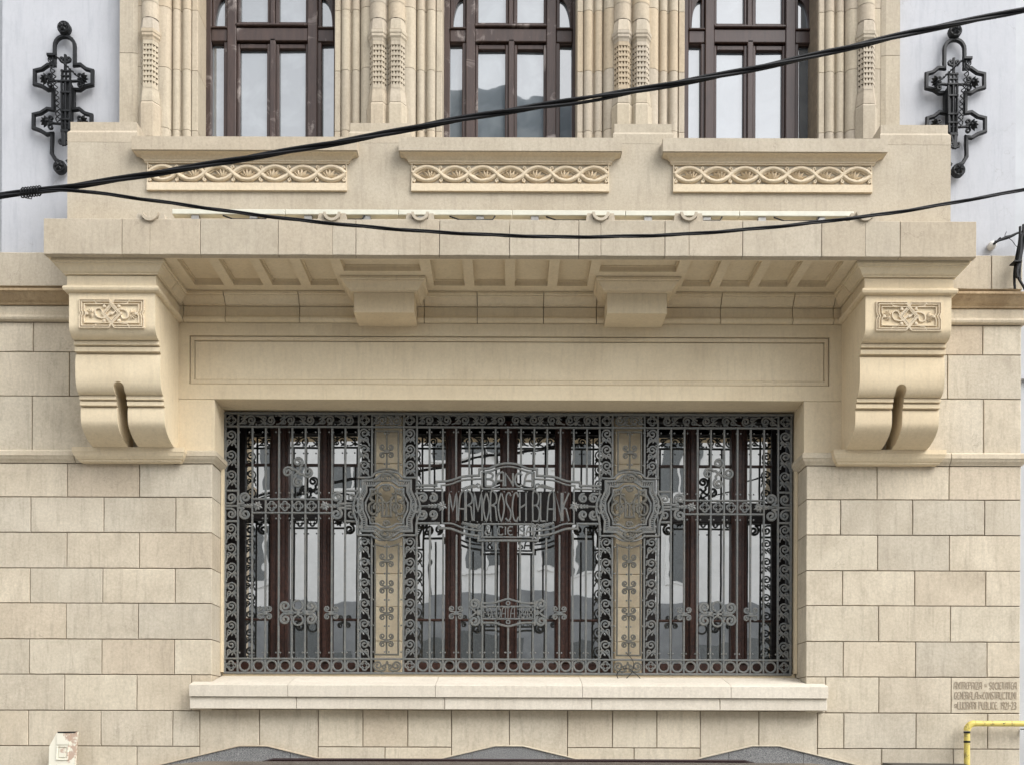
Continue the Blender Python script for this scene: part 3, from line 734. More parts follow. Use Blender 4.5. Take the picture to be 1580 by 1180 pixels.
# colonnettes
def octring(cx, r_, z, y0=-.035, seg=8, cham=.42):
    # half octagon standing on the wall plane y0
    q = r_*.5
    return [(cx-r_, y0+.04, z), (cx-r_, y0-q*.55, z), (cx-q*1.08, y0-r_*1.0, z), (cx+q*1.08, y0-r_*1.0, z), (cx+r_, y0-q*.55, z), (cx+r_, y0+.04, z)]
def halfround(cx, r_, z, y0=-.035):
    return [(cx-r_*math.cos(PI*i/5), y0-(r_*math.sin(PI*i/5)) if 0 < i < 5 else y0+.04, z) for i in range(6)]
def colonnette(cx):
    c_ = part('colonnette', bank); r_ = .0765
    def stack(name, rings, mat='bay_stone', sm=False):
        vs = [p for rg in rings for p in rg]; k = 6; fs = []
        for i in range(len(rings)-1):
            for j in range(k): fs.append((i*k+j, i*k+(j+1) % k, (i+1)*k+(j+1) % k, (i+1)*k+j))
        fs += [tuple(range(k))[::-1], tuple((len(rings)-1)*k+j for j in range(k))]
        return obj(name, MB().add(vs, fs), mat, c_, sm)
    Z = lambda y: WZ(y, -.1)
    o8 = lambda s, y: octring(cx, r_*s, Z(y))
    stack('base_block', [o8(1.22, 215), o8(1.22, 164), o8(1.12, 160.8)])
    stack('base_taper', [o8(1.12, 160), o8(1.10, 152), o8(1.0, 142), o8(.99, 138.5)])
    sh = stack('carved_shaft', [o8(.5, 138), o8(.5, 64)])
    stack('collar', [o8(.95, 64), o8(1.0, 60.5), o8(1.12, 58), o8(1.12, 54.5), o8(1.19, 53), o8(1.19, 48.5), o8(1.06, 47.6)])
    stack('capital', [o8(1.06, 47), o8(1.02, 40), octring(cx, r_*.95, Z(31)), halfround(cx, r_*.97, Z(29.8))])
    def hr(name, y0, y1):
        n_ = 12; mk = lambda z: [(cx-r_*.97*math.cos(PI*i/n_), -.035-r_*.97*math.sin(PI*i/n_), z) for i in range(n_+1)]
        a, b_ = mk(y0), mk(y1); vs = a+b_; k = n_+1
        obj(name, MB().add(vs, [(i, i+1, i+1+k, i+k) for i in range(n_)]), 'bay_stone', c_, True)
    hr('shaft', Z(29)+.001, Z(4)-.002); hr('shaft', Z(4)+.002, Z(-92)); 
    # facing stones pierced by rows of small triangular notches
    nk = MB(); pr = octring(cx, r_*.95, 0); rows_ = [137.6]+[134.0-8.1*i for i in range(9)]+[64.3]
    for (a, b_, k) in ((pr[1], pr[2], 2), (pr[2], pr[3], 3), (pr[3], pr[4], 2)):
        tx, ty = b_[0]-a[0], b_[1]-a[1]; l = math.hypot(tx, ty); tx /= l; ty /= l; nx, ny = ty, -tx
        p = lambda u_, o_, z_: (a[0]+tx*u_+nx*o_, a[1]+ty*u_+ny*o_, z_)
        for r0, r1 in zip(rows_[:-1], rows_[1:]):
            z0, z1 = Z(r0), Z(r1)
            if r0 == 137.6 or r1 == 64.3:
                nk.add([p(0, 0, z0), p(l, 0, z0), p(l, 0, z1), p(0, 0, z1)], [(0, 1, 2, 3)]); continue
            for i in range(k):
                u0, u1 = l*i/k, l*(i+1)/k; um = (u0+u1)/2; h = .0142; zt2, zb2 = z1-.007, z0+.009
                h = min(h, (u1-u0)*.46)
                nk.add([p(u0, 0, z0), p(u1, 0, z0), p(u1, 0, z1), p(u0, 0, z1), p(um-h, 0, zt2), p(um+h, 0, zt2), p(um, 0, zb2), p(um-h*.9, -.03, zt2), p(um+h*.9, -.03, zt2), p(um, -.03, zb2+.003)],
                       [(3, 2, 5, 4), (3, 4, 6, 0), (2, 1, 6, 5), (0, 6, 1), (4, 5, 8, 7), (5, 6, 9, 8), (6, 4, 7, 9), (7, 8, 9)])
    me = bpy.data.meshes.new('nail_heads'); me.from_pydata(nk.v, [], nk.f); me.materials.append(MATS['bay_stone'])
    tag(link('nail_heads', me, sh), None, None, kind='stuff')
for p in (234.5, 584.8, 612.7, 959.5, 987.5, 1333.5): colonnette(bay_xy(p))
# upper windows
def upper_window(a, b_, worn, x_in):
    wm = 'brown_wood' if worn else 'brown_wood_sound'; gm = 'upper_glass' if worn else 'upper_glass_clean'
    Yf = .255; win_ = part('upper_window', bank)
    X = lambda p: WX(p, 110, Yf); Z = lambda y: WZ(y, Yf)
    o = x_in                          # pixel offset of this window from the first
    zb_, zt_ = 6.3, 8.45
    def fbox(name, p0, p1, y0, y1, dy=0.0, dep=.09, mat=None):
        return obj(name, MB().block(X(p0+o), X(p1+o), Z(y1), Z(y0), Yf+dy, Yf+dy+dep, .006), mat or wm, win_)
    TOPY = -100; BOT = 232
    fbox('frame', 309, 326, TOPY, BOT); fbox('frame', 515, 525, TOPY, BOT)
    fbox('frame', 345, 352, 66, BOT, .004); fbox('frame', 489, 496, 66, BOT, .004)
    fbox('mullion_post', 351, 365, TOPY, BOT, -.022); fbox('mullion_post', 475, 490, TOPY, BOT, -.022)
    # sash stiles and meeting stile
    fbox('sash', 365, 369.5, 68, BOT, .010); fbox('sash', 411.5, 417, 68, BOT, .010); fbox('sash', 425, 430, 68, BOT, .010); fbox('sash', 471, 475.5, 68, BOT, .010)
    fbox('meeting_stile', 416.5, 425.5, 62, BOT, -.012)
    fbox('sash', 369.6, 411.4, 68, 75.5, .012); fbox('sash', 430.1, 470.9, 68, 75.5, .012)
    # transom group
    fbox('transom', 364.8, 475.2, 46, 66, -.012); fbox('transom', 364.8, 475.2, 40, 44, -.03, .06); fbox('transom', 364.8, 475.2, 44.3, 45.8, .0)
    fbox('transom', 326.2, 350.8, 47, 66, -.004); fbox('transom', 326.2, 350.8, 44, 47, -.02, .06); fbox('transom', 490.2, 514.8, 47, 66, -.004); fbox('transom', 490.2, 514.8, 44, 47, -.02, .06)
    fbox('sash', 327, 345, 63.5, 67.5, .012) ; fbox('sash', 496.2, 514, 63.5, 67.5, .012)
    # upper lights
    for p0, p1 in ((365, 369.5), (412, 416), (424, 430), (471, 475)): fbox('sash', p0, p1, TOPY, 40, .012)
    fbox('meeting_stile', 416.4, 423.8, TOPY, 39.8, -.004)
    fbox('sash', 369.6, 411.8, 33.5, 40, .014); fbox('sash', 430.2, 470.8, 33.5, 40, .014)
    fbox('frame', 326.2, 331, TOPY, 44, .012); fbox('frame', 346, 350.8, TOPY, 44, .012); fbox('frame', 490.2, 495.5, TOPY, 44, .012); fbox('frame', 512, 514.8, TOPY, 44, .012)
    fbox('sash', 331.2, 345.8, 41.5, 44, .014); fbox('sash', 495.8, 511.8, 41.5, 44, .014)
    # arched corner pieces of the side lights
    for s in (-1, 1):
        xe = X((331 if s < 0 else 512)+o); xi = X((346 if s < 0 else 495.5)+o)
        pts = [(xe+(xi-xe)*(1-math.cos(t)), Z(40)+(Z(-4)-Z(40))*math.sin(t)) for t in [PI/2*i/10 for i in range(11)]]
        obj('arch_piece', MB().extrude_y([(xe, Z(40))]+pts[1:]+[(xi, Z(-30)), (xe, Z(-30))], Yf+.016, Yf+.07), wm, win_)
    for p0, p1, y0, y1 in ((326, 346, 66, BOT), (369, 412, 75, BOT), (429.5, 471.5, 75, BOT), (495.5, 515, 66, BOT), (330, 347, TOPY, 42), (369, 412.5, TOPY, 34), (429.5, 471.5, TOPY, 34), (495, 513, TOPY, 42)):
        tilt = random.uniform(-.004, .004)
        mb = MB().add([(X(p0+o), Yf+.05+tilt, Z(y1)), (X(p1+o), Yf+.05, Z(y1)), (X(p1+o), Yf+.05-tilt, Z(y0)), (X(p0+o), Yf+.05, Z(y0))], [(0, 1, 2, 3)])
        obj('pane', mb, gm, win_)
upper_window(304, 520, True, 0); upper_window(681, 888, True, 368); upper_window(1056, 1256, False, 736.5)

# white rendered walls to both sides
plx0, plx1 = WX(3, 200, .06), WX(1567, 200, .06)
obj('plaster_wall', MB().box(plx0, bay_xy(188.5)+.02, .06, .5, 5.35, ZTOP), 'plaster', bank)
obj('plaster_wall', MB().box(bay_xy(1384.5)-.02, plx1, .06, .5, 5.35, ZTOP), 'plaster', bank)
obj('bank_rear', MB().box(-5.2, -2.6, .9, 8, 0, ZTOP).box(2.6, 4.35, .9, 8, 0, ZTOP).box(-5.2, 4.35, .9, 8, ZTOP-.3, ZTOP), 'mortar', bank)
# dark backing behind the bay
obj('back_wall', MB().box(-4.6, 4.36, .52, .6, 4.9, ZTOP), 'mortar', bank)

# ------------------------------------------------------------------ sill of the great window
sill = part('window_sill', bank)
sx = [WX(p, 1065, -.12) for p in (292, 444, 672, 899, 1128, 1278)]
zA, zB, zC = 2.0, 1.90, 1.797
for i, (a, b_) in enumerate(zip(sx[:-1], sx[1:])):
    obj('sill_block', MB().extrude_x([(-.125, zB+.001), (-.125, zA-.004), (-.120, zA), (-.01, zA+.030), (-.01, zB+.001)], a+.0018, b_-.0018), 'sill_stone', sill)
    lo = max(a, J0+.002); hi = min(b_, J1-.002)
    obj('sill_slope', MB().extrude_x([(-.0098, zB+.001), (-.0098, zA+.030), (.30, 2.095), (.40, 2.095), (.40, zB+.001)], lo+.0018, hi-.0018), 'sill_stone', sill)
sx2 = [WX(p, 1085, -.11) for p in (292, 457, 686, 913, 1111, 1277)]
for a, b_ in zip(sx2[:-1], sx2[1:]): obj('sill_block', MB().block(a+.002, b_-.002, zC, zB-.002, -.105, .02, .004), 'sill_stone', sill)
obj('sill_riser', MB().box(J0+.004, J1-.004, .315, .6, 2.0955, 2.128), 'warm_stone', sill)
# reveal rebate strips (stone) beside the grille
obj('reveal_strip', MB().box(J0+.0005, J0+.022, .262, .343, 2.13, 4.0), 'warm_stone', bank)
obj('reveal_strip', MB().box(J1-.022, J1-.0005, .262, .343, 2.13, 4.0), 'warm_stone', bank)
# inner stone: head and two piers between the windows
GP = .44
X5 = lambda p, Y=GP: WX(p, 840, Y)
obj('inner_head', MB().box(-2.9, 2.9, .403, .8, WZ(634, .45)+.002, 5.0), 'dark_wood', bank)
obj('added_dark_lining', MB().box(-2.5, 2.5, .347, .4, ZL-.03, 5.0), 'dark_wood', bank)
for a, b_ in ((578.5, 619.5), (949.5, 990.5)):
    pier = part('window_pier', bank)
    zz_ = [2.13]+[WZ(y, GP) for y in (989, 936, 885, 830, 776, 715)]+[4.55]
    for k in range(len(zz_)-1): obj('stone_block', MB().block(X5(a), X5(b_), zz_[k]+.002, zz_[k+1]-.002, GP, .8, .004), 'pier_stone', pier)
for x0, x1 in ((-2.95, J0+.004), (J1-.004, 2.95)): obj('added_dark_lining', MB().box(x0, x1, .347, .8, 2.0, 4.55), 'dark_wood', bank)  # unseen reveal sides, dark lining added to darken the reflection in the edge panes

# ground-floor timber windows
FYW = .62
def gw(bay0, bay1, posts, transoms):
    wi = part('timber_window', bank)
    X = lambda p: WX(p, 840, FYW); Z = lambda y: WZ(y, FYW)
    def fb(name, p0, p1, y0, y1, dy=0., dep=.08): return obj(name, MB().block(X(p0), X(p1), Z(y1), Z(y0), FYW+dy, FYW+dy+dep, .006), 'red_wood', wi)
    top, bot = 628, 1042
    obj('head_rail', MB().block(X(bay0), X(bay1), Z(650), Z(top), FYW-.002, FYW+.078, .006), 'dark_wood', wi); fb('bottom_rail', bay0, bay1, 1022, bot, -.002)
    fa = fe = 21
    for p0, p1 in ((bay0, bay0+fa), (bay1-fe, bay1)): obj('frame', MB().block(X(p0), X(p1), Z(1021.8), Z(650.2), FYW, FYW+.08, .006), 'dark_wood', wi)
    for a, b_ in posts:
        fb('post', a, b_, 650.2, 1021.8, -.02, .1)
        m_ = (a+b_)/2; fb('cover_strip', m_-3.6, m_+3.6, 650.4, 1021.6, -.045, .024); fb('bead', a+2, a+4.2, 650.4, 1021.6, -.032, .011); fb('bead', b_-4.2, b_-2, 650.4, 1021.6, -.032, .011)
    ed = [bay0+fa]+[v for p in posts for v in p]+[bay1-fe]
    for a, b_ in zip(ed[0::2], ed[1::2]):
        fb('glazing_bar', a, b_, 715, 718.5, .012, .05); fb('glazing_bar', a, b_, 954, 957.5, .012, .05)
        if transoms: obj('transom', MB().block(X(a), X(b_), Z(transoms[1]), Z(transoms[0]), FYW, FYW+.07, .006), 'dark_wood', wi)
        prev = 650
        for y0, y1 in ([(650, 715), (718.5, transoms[0]), (transoms[1], 954), (957.5, 1022)]):
            t = random.uniform(-.0025, .0025); t2 = random.uniform(-.0025, .0025)
            obj('pane', MB().add([(X(a), FYW+.035+t, Z(y1)), (X(b_), FYW+.035+t2, Z(y1)), (X(b_), FYW+.035-t, Z(y0)), (X(a), FYW+.035-t2, Z(y0))], [(0, 1, 2, 3)]), 'street_glass', wi)
gw(357, 578.5, [(417, 445), (491, 513)], (771, 802))
gw(619.5, 949.5, [(687, 711), (771, 798), (856, 881)], (757, 806))
gw(990.5, 1212, [(1057, 1078), (1128, 1152)], (774, 805))

# granite hoods over the basement windows
for cx_, hw0, hl, hr_ in ((390.5, 21.5, 134.5, 132.5), (785.5, 21.5, 127.5, 129.5), (1181.5, 20.5, 128.5, 122.5)):
    hood = part('basement_hood', bank); Yh = -.03
    c_ = W(cx_, 1151, Yh); x_ = lambda d: c_[0]+d/PPM*(DIST+Yh)/DIST; zt_ = c_[1]; slope = 26.5/111/1.0
    zf = lambda d: zt_-max(0, abs(d)-hw0)/PPM*slope
    cuts = [-hl-60, -57, 58, hr_+60]
    for a, b_ in zip(cuts[:-1], cuts[1:]):
        ds = [a]+[d for d in (-hw0, hw0) if a < d < b_]+[b_]
        top = [(x_(d), zf(d)) for d in ds]
        top[0] = (top[0][0]+.002, top[0][1]); top[-1] = (top[-1][0]-.002, top[-1][1])
        low = [(p, q-.30) for p, q in top[::-1]]
        obj('voussoir', MB().extrude_y(top+low, Yh, .2), 'granite', hood)
    rim = [(x_(d), zf(d)+.006) for d in (-hl-60, -hw0, hw0, hr_+60)]
    obj('rim_moulding', MB().ribbon(rim, .006, Yh-.012, .05), 'ashlar', hood)
    obj('basement_window', MB().box(x_(-hl-40), x_(hr_+40), -.012, -.006, .25, zf(hl+60)-.1), 'car_glass', hood)

# builders' inscription: raised strips coloured for the shade and dirt in engraved letters
FONT = {
 'A': (.9, [[(0, 0), (.08, .45), (.25, .85), (.5, 1), (1, 1), (1, 0)], [(.1, .42), (1, .42)]]),
 'B': (.85, [[(0, 0), (0, 1), (.7, 1), (.95, .82), (.7, .58), (.1, .55)], [(.5, .57), (1, .4), (1, .15), (.75, 0), (0, 0)]]),
 'C': (.8, [[(1, .85), (.7, 1), (.25, .92), (0, .6), (0, .35), (.25, .06), (.7, 0), (1, .15)]]),
 'D': (.85, [[(0, 0), (0, 1), (.6, 1), (1, .7), (1, .3), (.6, 0), (0, 0)]]),
 'E': (.7, [[(1, .95), (.5, 1), (.05, .8), (0, .5), (.05, .2), (.5, 0), (1, .08)], [(.02, .5), (.8, .5)]]),
 'F': (.75, [[(0, 0), (0, 1), (1, 1)], [(0, .52), (.75, .52)]]),
 'G': (.85, [[(1, .88), (.65, 1), (.2, .9), (0, .55), (.1, .15), (.55, 0), (1, .12), (1, .45), (.6, .45)]]),
 'H': (.85, [[(0, 0), (0, 1)], [(1, 0), (1, 1)], [(0, .45), (1, .6)]]),
 'I': (.25, [[(.5, 0), (.5, 1)]]),
 'K': (.85, [[(0, 0), (0, 1)], [(1, 1), (.1, .5), (.55, .42), (1, 0)]]),
 'L': (.7, [[(0, 1), (0, .12), (.2, 0), (1, 0)]]),
 'M': (1.1, [[(0, 0), (.04, 1), (.5, .35), (.96, 1), (1, 0)]]),
 'N': (.85, [[(0, 0), (0, 1), (1, .12)], [(1, 0), (1, 1)]]),
 'O': (.8, [[(.5, 1), (.1, .72), (0, .5), (.1, .28), (.5, 0), (.9, .28), (1, .5), (.9, .72), (.5, 1)]]),
 'P': (.8, [[(0, 0), (0, 1), (.65, 1), (1, .82), (.85, .6), (.15, .52)]]),
 'R': (.85, [[(0, 0), (0, 1), (.65, 1), (.95, .84), (.85, .64), (.2, .54), (.7, .5), (.85, .3), (1, 0)]]),
 'S': (.75, [[(1, .88), (.6, 1), (.15, .9), (.1, .68), (.45, .52), (.9, .36), (.92, .12), (.5, 0), (0, .1)]]),
 'T': (.8, [[(0, 1), (1, 1)], [(.5, 1), (.5, 0)]]),
 'U': (.85, [[(0, 1), (0, .2), (.3, 0), (.7, 0), (1, .2)], [(1, 1), (1, 0)]]),
 'Z': (.8, [[(0, 1), (1, 1), (0, 0), (1, 0)]]),
 '1': (.3, [[(0, .8), (.6, 1), (.6, 0)]]),
 '2': (.75, [[(0, .85), (.4, 1), (.9, .85), (.85, .6), (0, 0), (1, 0)]]),
 '3': (.75, [[(0, .95), (.6, 1), (.95, .8), (.4, .55), (1, .35), (.85, .05), (.4, 0), (0, .1)]]),
 '4': (.8, [[(.75, 0), (.75, 1), (0, .3), (1, .3)]]),
 '8': (.75, [[(.5, .53), (.1, .7), (.2, .95), (.5, 1), (.8, .95), (.9, .7), (.5, .53), (.0, .3), (.15, .04), (.5, 0), (.85, .04), (1, .3), (.5, .53)]]),
 '9': (.75, [[(.9, .65), (.5, .5), (.1, .6), (.1, .9), (.5, 1), (.9, .9), (.95, .5), (.8, .15), (.3, 0)]]),
 '-': (.5, [[(0, .5), (1, .5)]]), '=': (.7, [[(0, .62), (1, .62)], [(0, .38), (1, .38)]]), '.': (.15, [[(0, 0), (1, .06)]]), ' ': (.55, []),
 '&': (.8, [[(1, .35), (.7, .05), (.3, 0), (0, .2), (.15, .5), (.7, .75), (.6, 1), (.3, .98), (.25, .75), (1, 0)]]),
}
def lettering(text, x0, x1, z0, z1, hw, y, t, mat, parent, gap=.26, name='letter', soft=False):
    ws = [FONT[c][0] for c in text]; tot = sum(ws)+gap*(len(text)-1); sx_ = (x1-x0)/tot; x = x0
    for ch, w_ in zip(text, ws):
        mb = MB()
        for k, st in enumerate(FONT[ch][1]):
            pts = [(x+p*w_*sx_, z0+q*(z1-z0)) for p, q in st]
            if soft and len(pts) > 3: pts = cr(pts, 3)
            mb.ribbon(pts, hw, y-.0004*k, t+.0003*k)
        if mb.v: obj(name, mb, mat, parent)
        x += (w_+gap)*sx_
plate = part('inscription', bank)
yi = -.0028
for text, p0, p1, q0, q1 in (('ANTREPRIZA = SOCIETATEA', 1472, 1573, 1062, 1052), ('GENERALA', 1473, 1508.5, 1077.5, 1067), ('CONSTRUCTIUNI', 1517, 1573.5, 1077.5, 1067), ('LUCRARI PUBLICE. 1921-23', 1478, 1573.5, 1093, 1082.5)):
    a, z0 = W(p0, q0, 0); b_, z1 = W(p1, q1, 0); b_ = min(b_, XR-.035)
    lettering(text, a, b_, z0, z1, .0042, yi, .003, 'letter_dirt_shade', plate)
a, z0 = W(1509.5, 1076.5); b_, z1 = W(1516, 1071); lettering('DE', a, b_, z0, z1, .0028, yi, .003, 'letter_dirt_shade', plate)
a, z0 = W(1472.5, 1091); b_, z1 = W(1476.5, 1085.5); lettering('SI', a, b_, z0, z1, .0026, yi, .003, 'letter_dirt_shade', plate)
# =================================================================== WROUGHT-IRON WINDOW GRILLE
YG = .30; Q = (DIST+YG)/(DIST*PPM)
XM = W(783.75, 840, YG)[0]
def Gp(px, py): return W(px, py, YG)
grille = thing('window_grille', 'dark grey wrought iron grille of scrolls and lettering across the wide street window', 'grille', (XM, YG, 2.12))
def mir(X): return 2*XM-X
BX = [346, 366, 388, 408.5, 429, 449.5, 470, 490.5, 511, 531.5, 552, 572.5, 622, 642]
CXB = [662.5, 683, 703.5, 724, 744, 764.5, 783.75]
T0, T1, B0, B1 = 636.5, 657, 1015, 1037
def tY(px, py): return Gp(px, py)
jn = [0]
def jit():
    jn[0] += 1; return (jn[0] % 7)*.00035
def put(name, me, px, py, dy=0.0, both=True, mirror_me=None, mat=None):
    X, Z = Gp(px, py); link(name, me, grille, (X, YG+dy+jit(), Z))
    if both: link(name, mirror_me or me, grille, (mir(X), YG+dy+jit(), Z))
def M2(name, mb, mat='grille_iron', smooth=False): return mb.mesh(name, mat, smooth)
def flip(mb):
    o = MB(); o.v = [(-x, y, z) for x, y, z in mb.v]; o.f = [f[::-1] for f in mb.f]; return o
q_ = lambda pts: [(x*Q, y*Q) for x, y in pts]
HB = 1.5*Q            # half width of a bar
HS = 1.32*Q            # half width of a scroll strip
# bars
def vbar(px, ya, yb, hw=HB, both=True, dy=0.0):
    X, Za = Gp(px, ya); Zb = Gp(px, yb)[1]
    mb = MB().ribbon([(0, 0), (0, Zb-Za)], hw, 0, .018); me = M2('bar', mb)
    link('bar', me, grille, (X, YG+dy+jit(), Za))
    if both: link('bar', me, grille, (mir(X), YG+dy+jit(), Za))
def hrail(pa, pb, py, hw=HB, full=False, dy=-.003, name='rail'):
    Xa, Z = Gp(pa, py); Xb = mir(Xa) if full else Gp(pb, py)[0]
    me = M2(name, MB().ribbon([(0, 0), (Xb-Xa, 0)], hw, 0, .022))
    link(name, me, grille, (Xa, YG+dy+jit(), Z))
    if not full: link(name, me, grille, (mir(Xb), YG+dy+jit(), Z))
for y in (T0, B1): hrail(344.5, 0, y, HB*1.25, True)
for y in (T1, B0): hrail(346, 0, y, HB, True)
vbar(346, B1, T0, HB*1.2); vbar(366, B1, T0)
for p in BX[2:10]: vbar(p, B1, T1)
for p in (552, 572.5, 622, 642): vbar(p, B1, T0)
TOPC = {662.5: 748, 683: 741.5, 703.5: 738.5, 724: 734, 744: 723, 764.5: 716.5, 783.75: 714}
BOTC = {662.5: 813, 683: 822, 703.5: 824, 724: 829, 744: 834, 764.5: 834, 783.75: 834}
for p in CXB:
    vbar(p, TOPC[p], T1, both=p < 780); 
    if p < 744: vbar(p, B1, BOTC[p], both=True)
    elif p < 780: vbar(p, 936.5, BOTC[p]); vbar(p, B1, 950.5)
    else: vbar(p, 927, BOTC[p], both=False); vbar(p, B1, 965, both=False)
# scroll units, in pixels about their centre
def scroll_unit(h=31, w=20, s=1):
    r = w*.385
    tail = bez((-w*.36, -h*.60), (-w*.42, -h*.30), (w*.40*.8, -h*.22), (r*math.cos(math.radians(-15))+.2, 4+r*math.sin(math.radians(-15))), 8)
    mb = MB().ribbon(q_(tail[:-1]+spiral(.2, 4, r, 1.4, -15, 1.45, 24)), HS, 0, .010, taper=(.8, 1.1))
    mb.ribbon(q_([(-w*.28, -h*.40)]+spiral(-w*.13, -h*.20, 3.6, .9, 215, -1.15, 12)), HS*.8, .0012, .009)
    mb.ribbon(q_(spiral(w*.30, -h*.17, 2.4, .8, 120, 1.2, 9)), HS*.8, .0016, .008)
    mb.ribbon(q_([(-w*.40, h*.02)]+spiral(-w*.30, h*.20, 2.6, .8, 250, 1.1, 9)), HS*.8, .0018, .008)
    mb.ribbon(q_(bez((w*.40, -h*.5), (w*.42, -h*.3), (w*.2, -h*.28), (w*.12, -h*.2), 5)), HS*.8, .0014, .008)
    mb.bead(-w*.38*Q, .004, h*.40*Q, 1.7*Q, .8, 6, 4)
    mb.leaf(w*.02*Q, .004, -h*.42*Q, math.radians(60), 6*Q, 2.6*Q, .004, 4)
    return mb
SU = scroll_unit(); SUm = M2('scroll', SU); SUf = M2('scroll', flip(SU))
def scroll_col(px, ya, yb, n_, fl=False):
    hh = (yb-ya)/n_
    base = scroll_unit(hh); a, b_ = M2('scroll', base), M2('scroll', flip(base))
    for i in range(n_):
        put('scroll', b_ if fl else a, px, ya+hh*(i+.5), .004, True, a if fl else b_)
scroll_col(356, 659, 751, 3, False); scroll_col(356, 803, 1013, 7, False)
scroll_col(562, 659, 733, 3, True); scroll_col(562, 823, 1013, 6, True)
scroll_col(632, 659, 733, 3, False); scroll_col(632, 823, 1013, 6, False)
# horizontal friezes along the top: the unit lying on its side, alternately turned over
def lay(mb, up):
    o = MB(); o.v = [(z, y, (x if up else -x)) for x, y, z in mb.v]; o.f = list(mb.f); return o
def hfrieze(pa, pb, py, n_, both=True):
    hh = (pb-pa)/n_; base = scroll_unit(hh, 18)
    ms = [M2('scroll', lay(base, True)), M2('scroll', lay(base, False))]; fs = [M2('scroll', flip(lay(base, True))), M2('scroll', flip(lay(base, False)))]
    for i in range(n_): put('scroll', ms[i % 2], pa+hh*(i+.5), py, .004, both, fs[i % 2])
hfrieze(368, 550, 647, 6); hfrieze(574.5, 620, 647, 2); hfrieze(644, 782.5, 647, 5)
# quatrefoils
def quatre(r=3.3, d=4.0, dot=True):
    pts = []
    for k in range(4):
        a = 90*k; cx_, cy_ = d*math.cos(math.radians(a)), d*math.sin(math.radians(a))
        pts += arc(cx_, cy_, r, a-118, a+118, 7)
    return MB().ribbon(q_(pts), HS, 0, .010, closed=True)
QF = M2('quatrefoil', quatre())
for p in (356, 562, 632):
    put('quatrefoil', QF, p, 647, .003); put('quatrefoil', QF, p, 1026, .003)
RG = M2('ring', MB().ribbon(q_(arc(0, 0, 8.0, 0, 342, 19)), HS*1.15, 0, .011, closed=True))
cells = BX[1:11]
for a, b_ in zip(cells[:-1], cells[1:]): put('ring', RG, (a+b_)/2, 1026, .004)
cc = [642]+CXB
for a, b_ in zip(cc[:-1], cc[1:]): put('ring', RG, (a+b_)/2, 1026, .004)
# C-scrolls at the foot of the piers
cs = MB()
for s in (-1, 1):
    cs.ribbon(q_([(s*2, -6), (s*9, -8.5)]+[(s*x, y) for x, y in spiral(14, 0, 8.3, 1.5, -110, 1.6, 24)]), HS*1.2, 0, .010)
    cs.ribbon(q_([(0, 7)]+[(s*x, y) for x, y in spiral(4, -2, 3.8, .8, 120, -1.2, 12)]), HS, .001, .009)
CSm = M2('curled_scroll', cs, 'bronze_iron'); put('curled_scroll', CSm, 597.2, 1026, .003)
# collared double scrolls threaded on the bars
def butterfly(dx=6.4, dy=6.2, r=4.4, block=3.6):
    mb = MB()
    for sx_ in (-1, 1):
        for sy_ in (-1, 1):
            sp = spiral(dx, dy, r, .9, -60, 1.35, 16)
            mb.ribbon([(sx_*x*Q, sy_*y*Q) for x, y in [(1.6, .6), (3.2, 1.2)]+sp], HS*.85, 0, .010)
    mb.block(-block*Q, block*Q, -2.6*Q, 2.0*Q, -.006, .016, .003)
    mb.ribbon(q_([(-block-1, -2.6), (block+1, -2.6)]), HS*.8, -.008, .02)
    return mb
BFm = M2('double_scroll', butterfly()); BFb = M2('double_scroll', butterfly(), 'bronze_iron')
for p in (408.5, 511): put('double_scroll', BFm, p, 944.5, -.008)
put('double_scroll', BFm, 703.5, 944.5, -.008)
for y in (695.5, 863.7, 904.5, 945.5, 987): put('double_scroll', BFb, 596.5, y, -.008)
big = MB()
for sx_ in (-1, 1):
    for sy_ in (-1, 1):
        big.ribbon([(sx_*x*Q, sy_*y*Q) for x, y in [(7, 1.4), (13, 2.0)]+spiral(20, 10, 8.6, 1.6, -80, 1.5, 24)], HS*1.45, 0, .012)
for sy_ in (-1, 1): big.ribbon([(x*Q, sy_*y*Q) for x, y in arc(0, 11.5, 7.6, -85, 265, 20)], HS*1.1, .001, .011)
big.block(-15*Q, -9*Q, -3*Q, 3*Q, -.004, .016, .003).block(9*Q, 15*Q, -3*Q, 3*Q, -.004, .016, .003).ribbon(q_([(-9, 0), (9, 0)]), HS*1.3, 0, .012).ribbon(q_([(0, -4), (0, 4)]), HS*1.6, -.003, .012)
put('scroll_knot', M2('scroll_knot', big), 459.7, 944.5, -.006)
# four-spiral flower
fl = MB()
for k in range(4):
    a = math.radians(90*k)
    pts = [(0, 0), (4.5, -4.2)]+spiral(15.6, 0, 8.4, 1.6, 205, 1.55, 26)
    # strip crosses the centre and winds into a spiral on each arm
    fl.ribbon([((x*math.cos(a)-y*math.sin(a))*Q, (x*math.sin(a)+y*math.cos(a))*Q) for x, y in pts], HS*1.35, .0005*k, .012)
put('spiral_flower', M2('spiral_flower', fl), 459.6, 727.5, -.006)
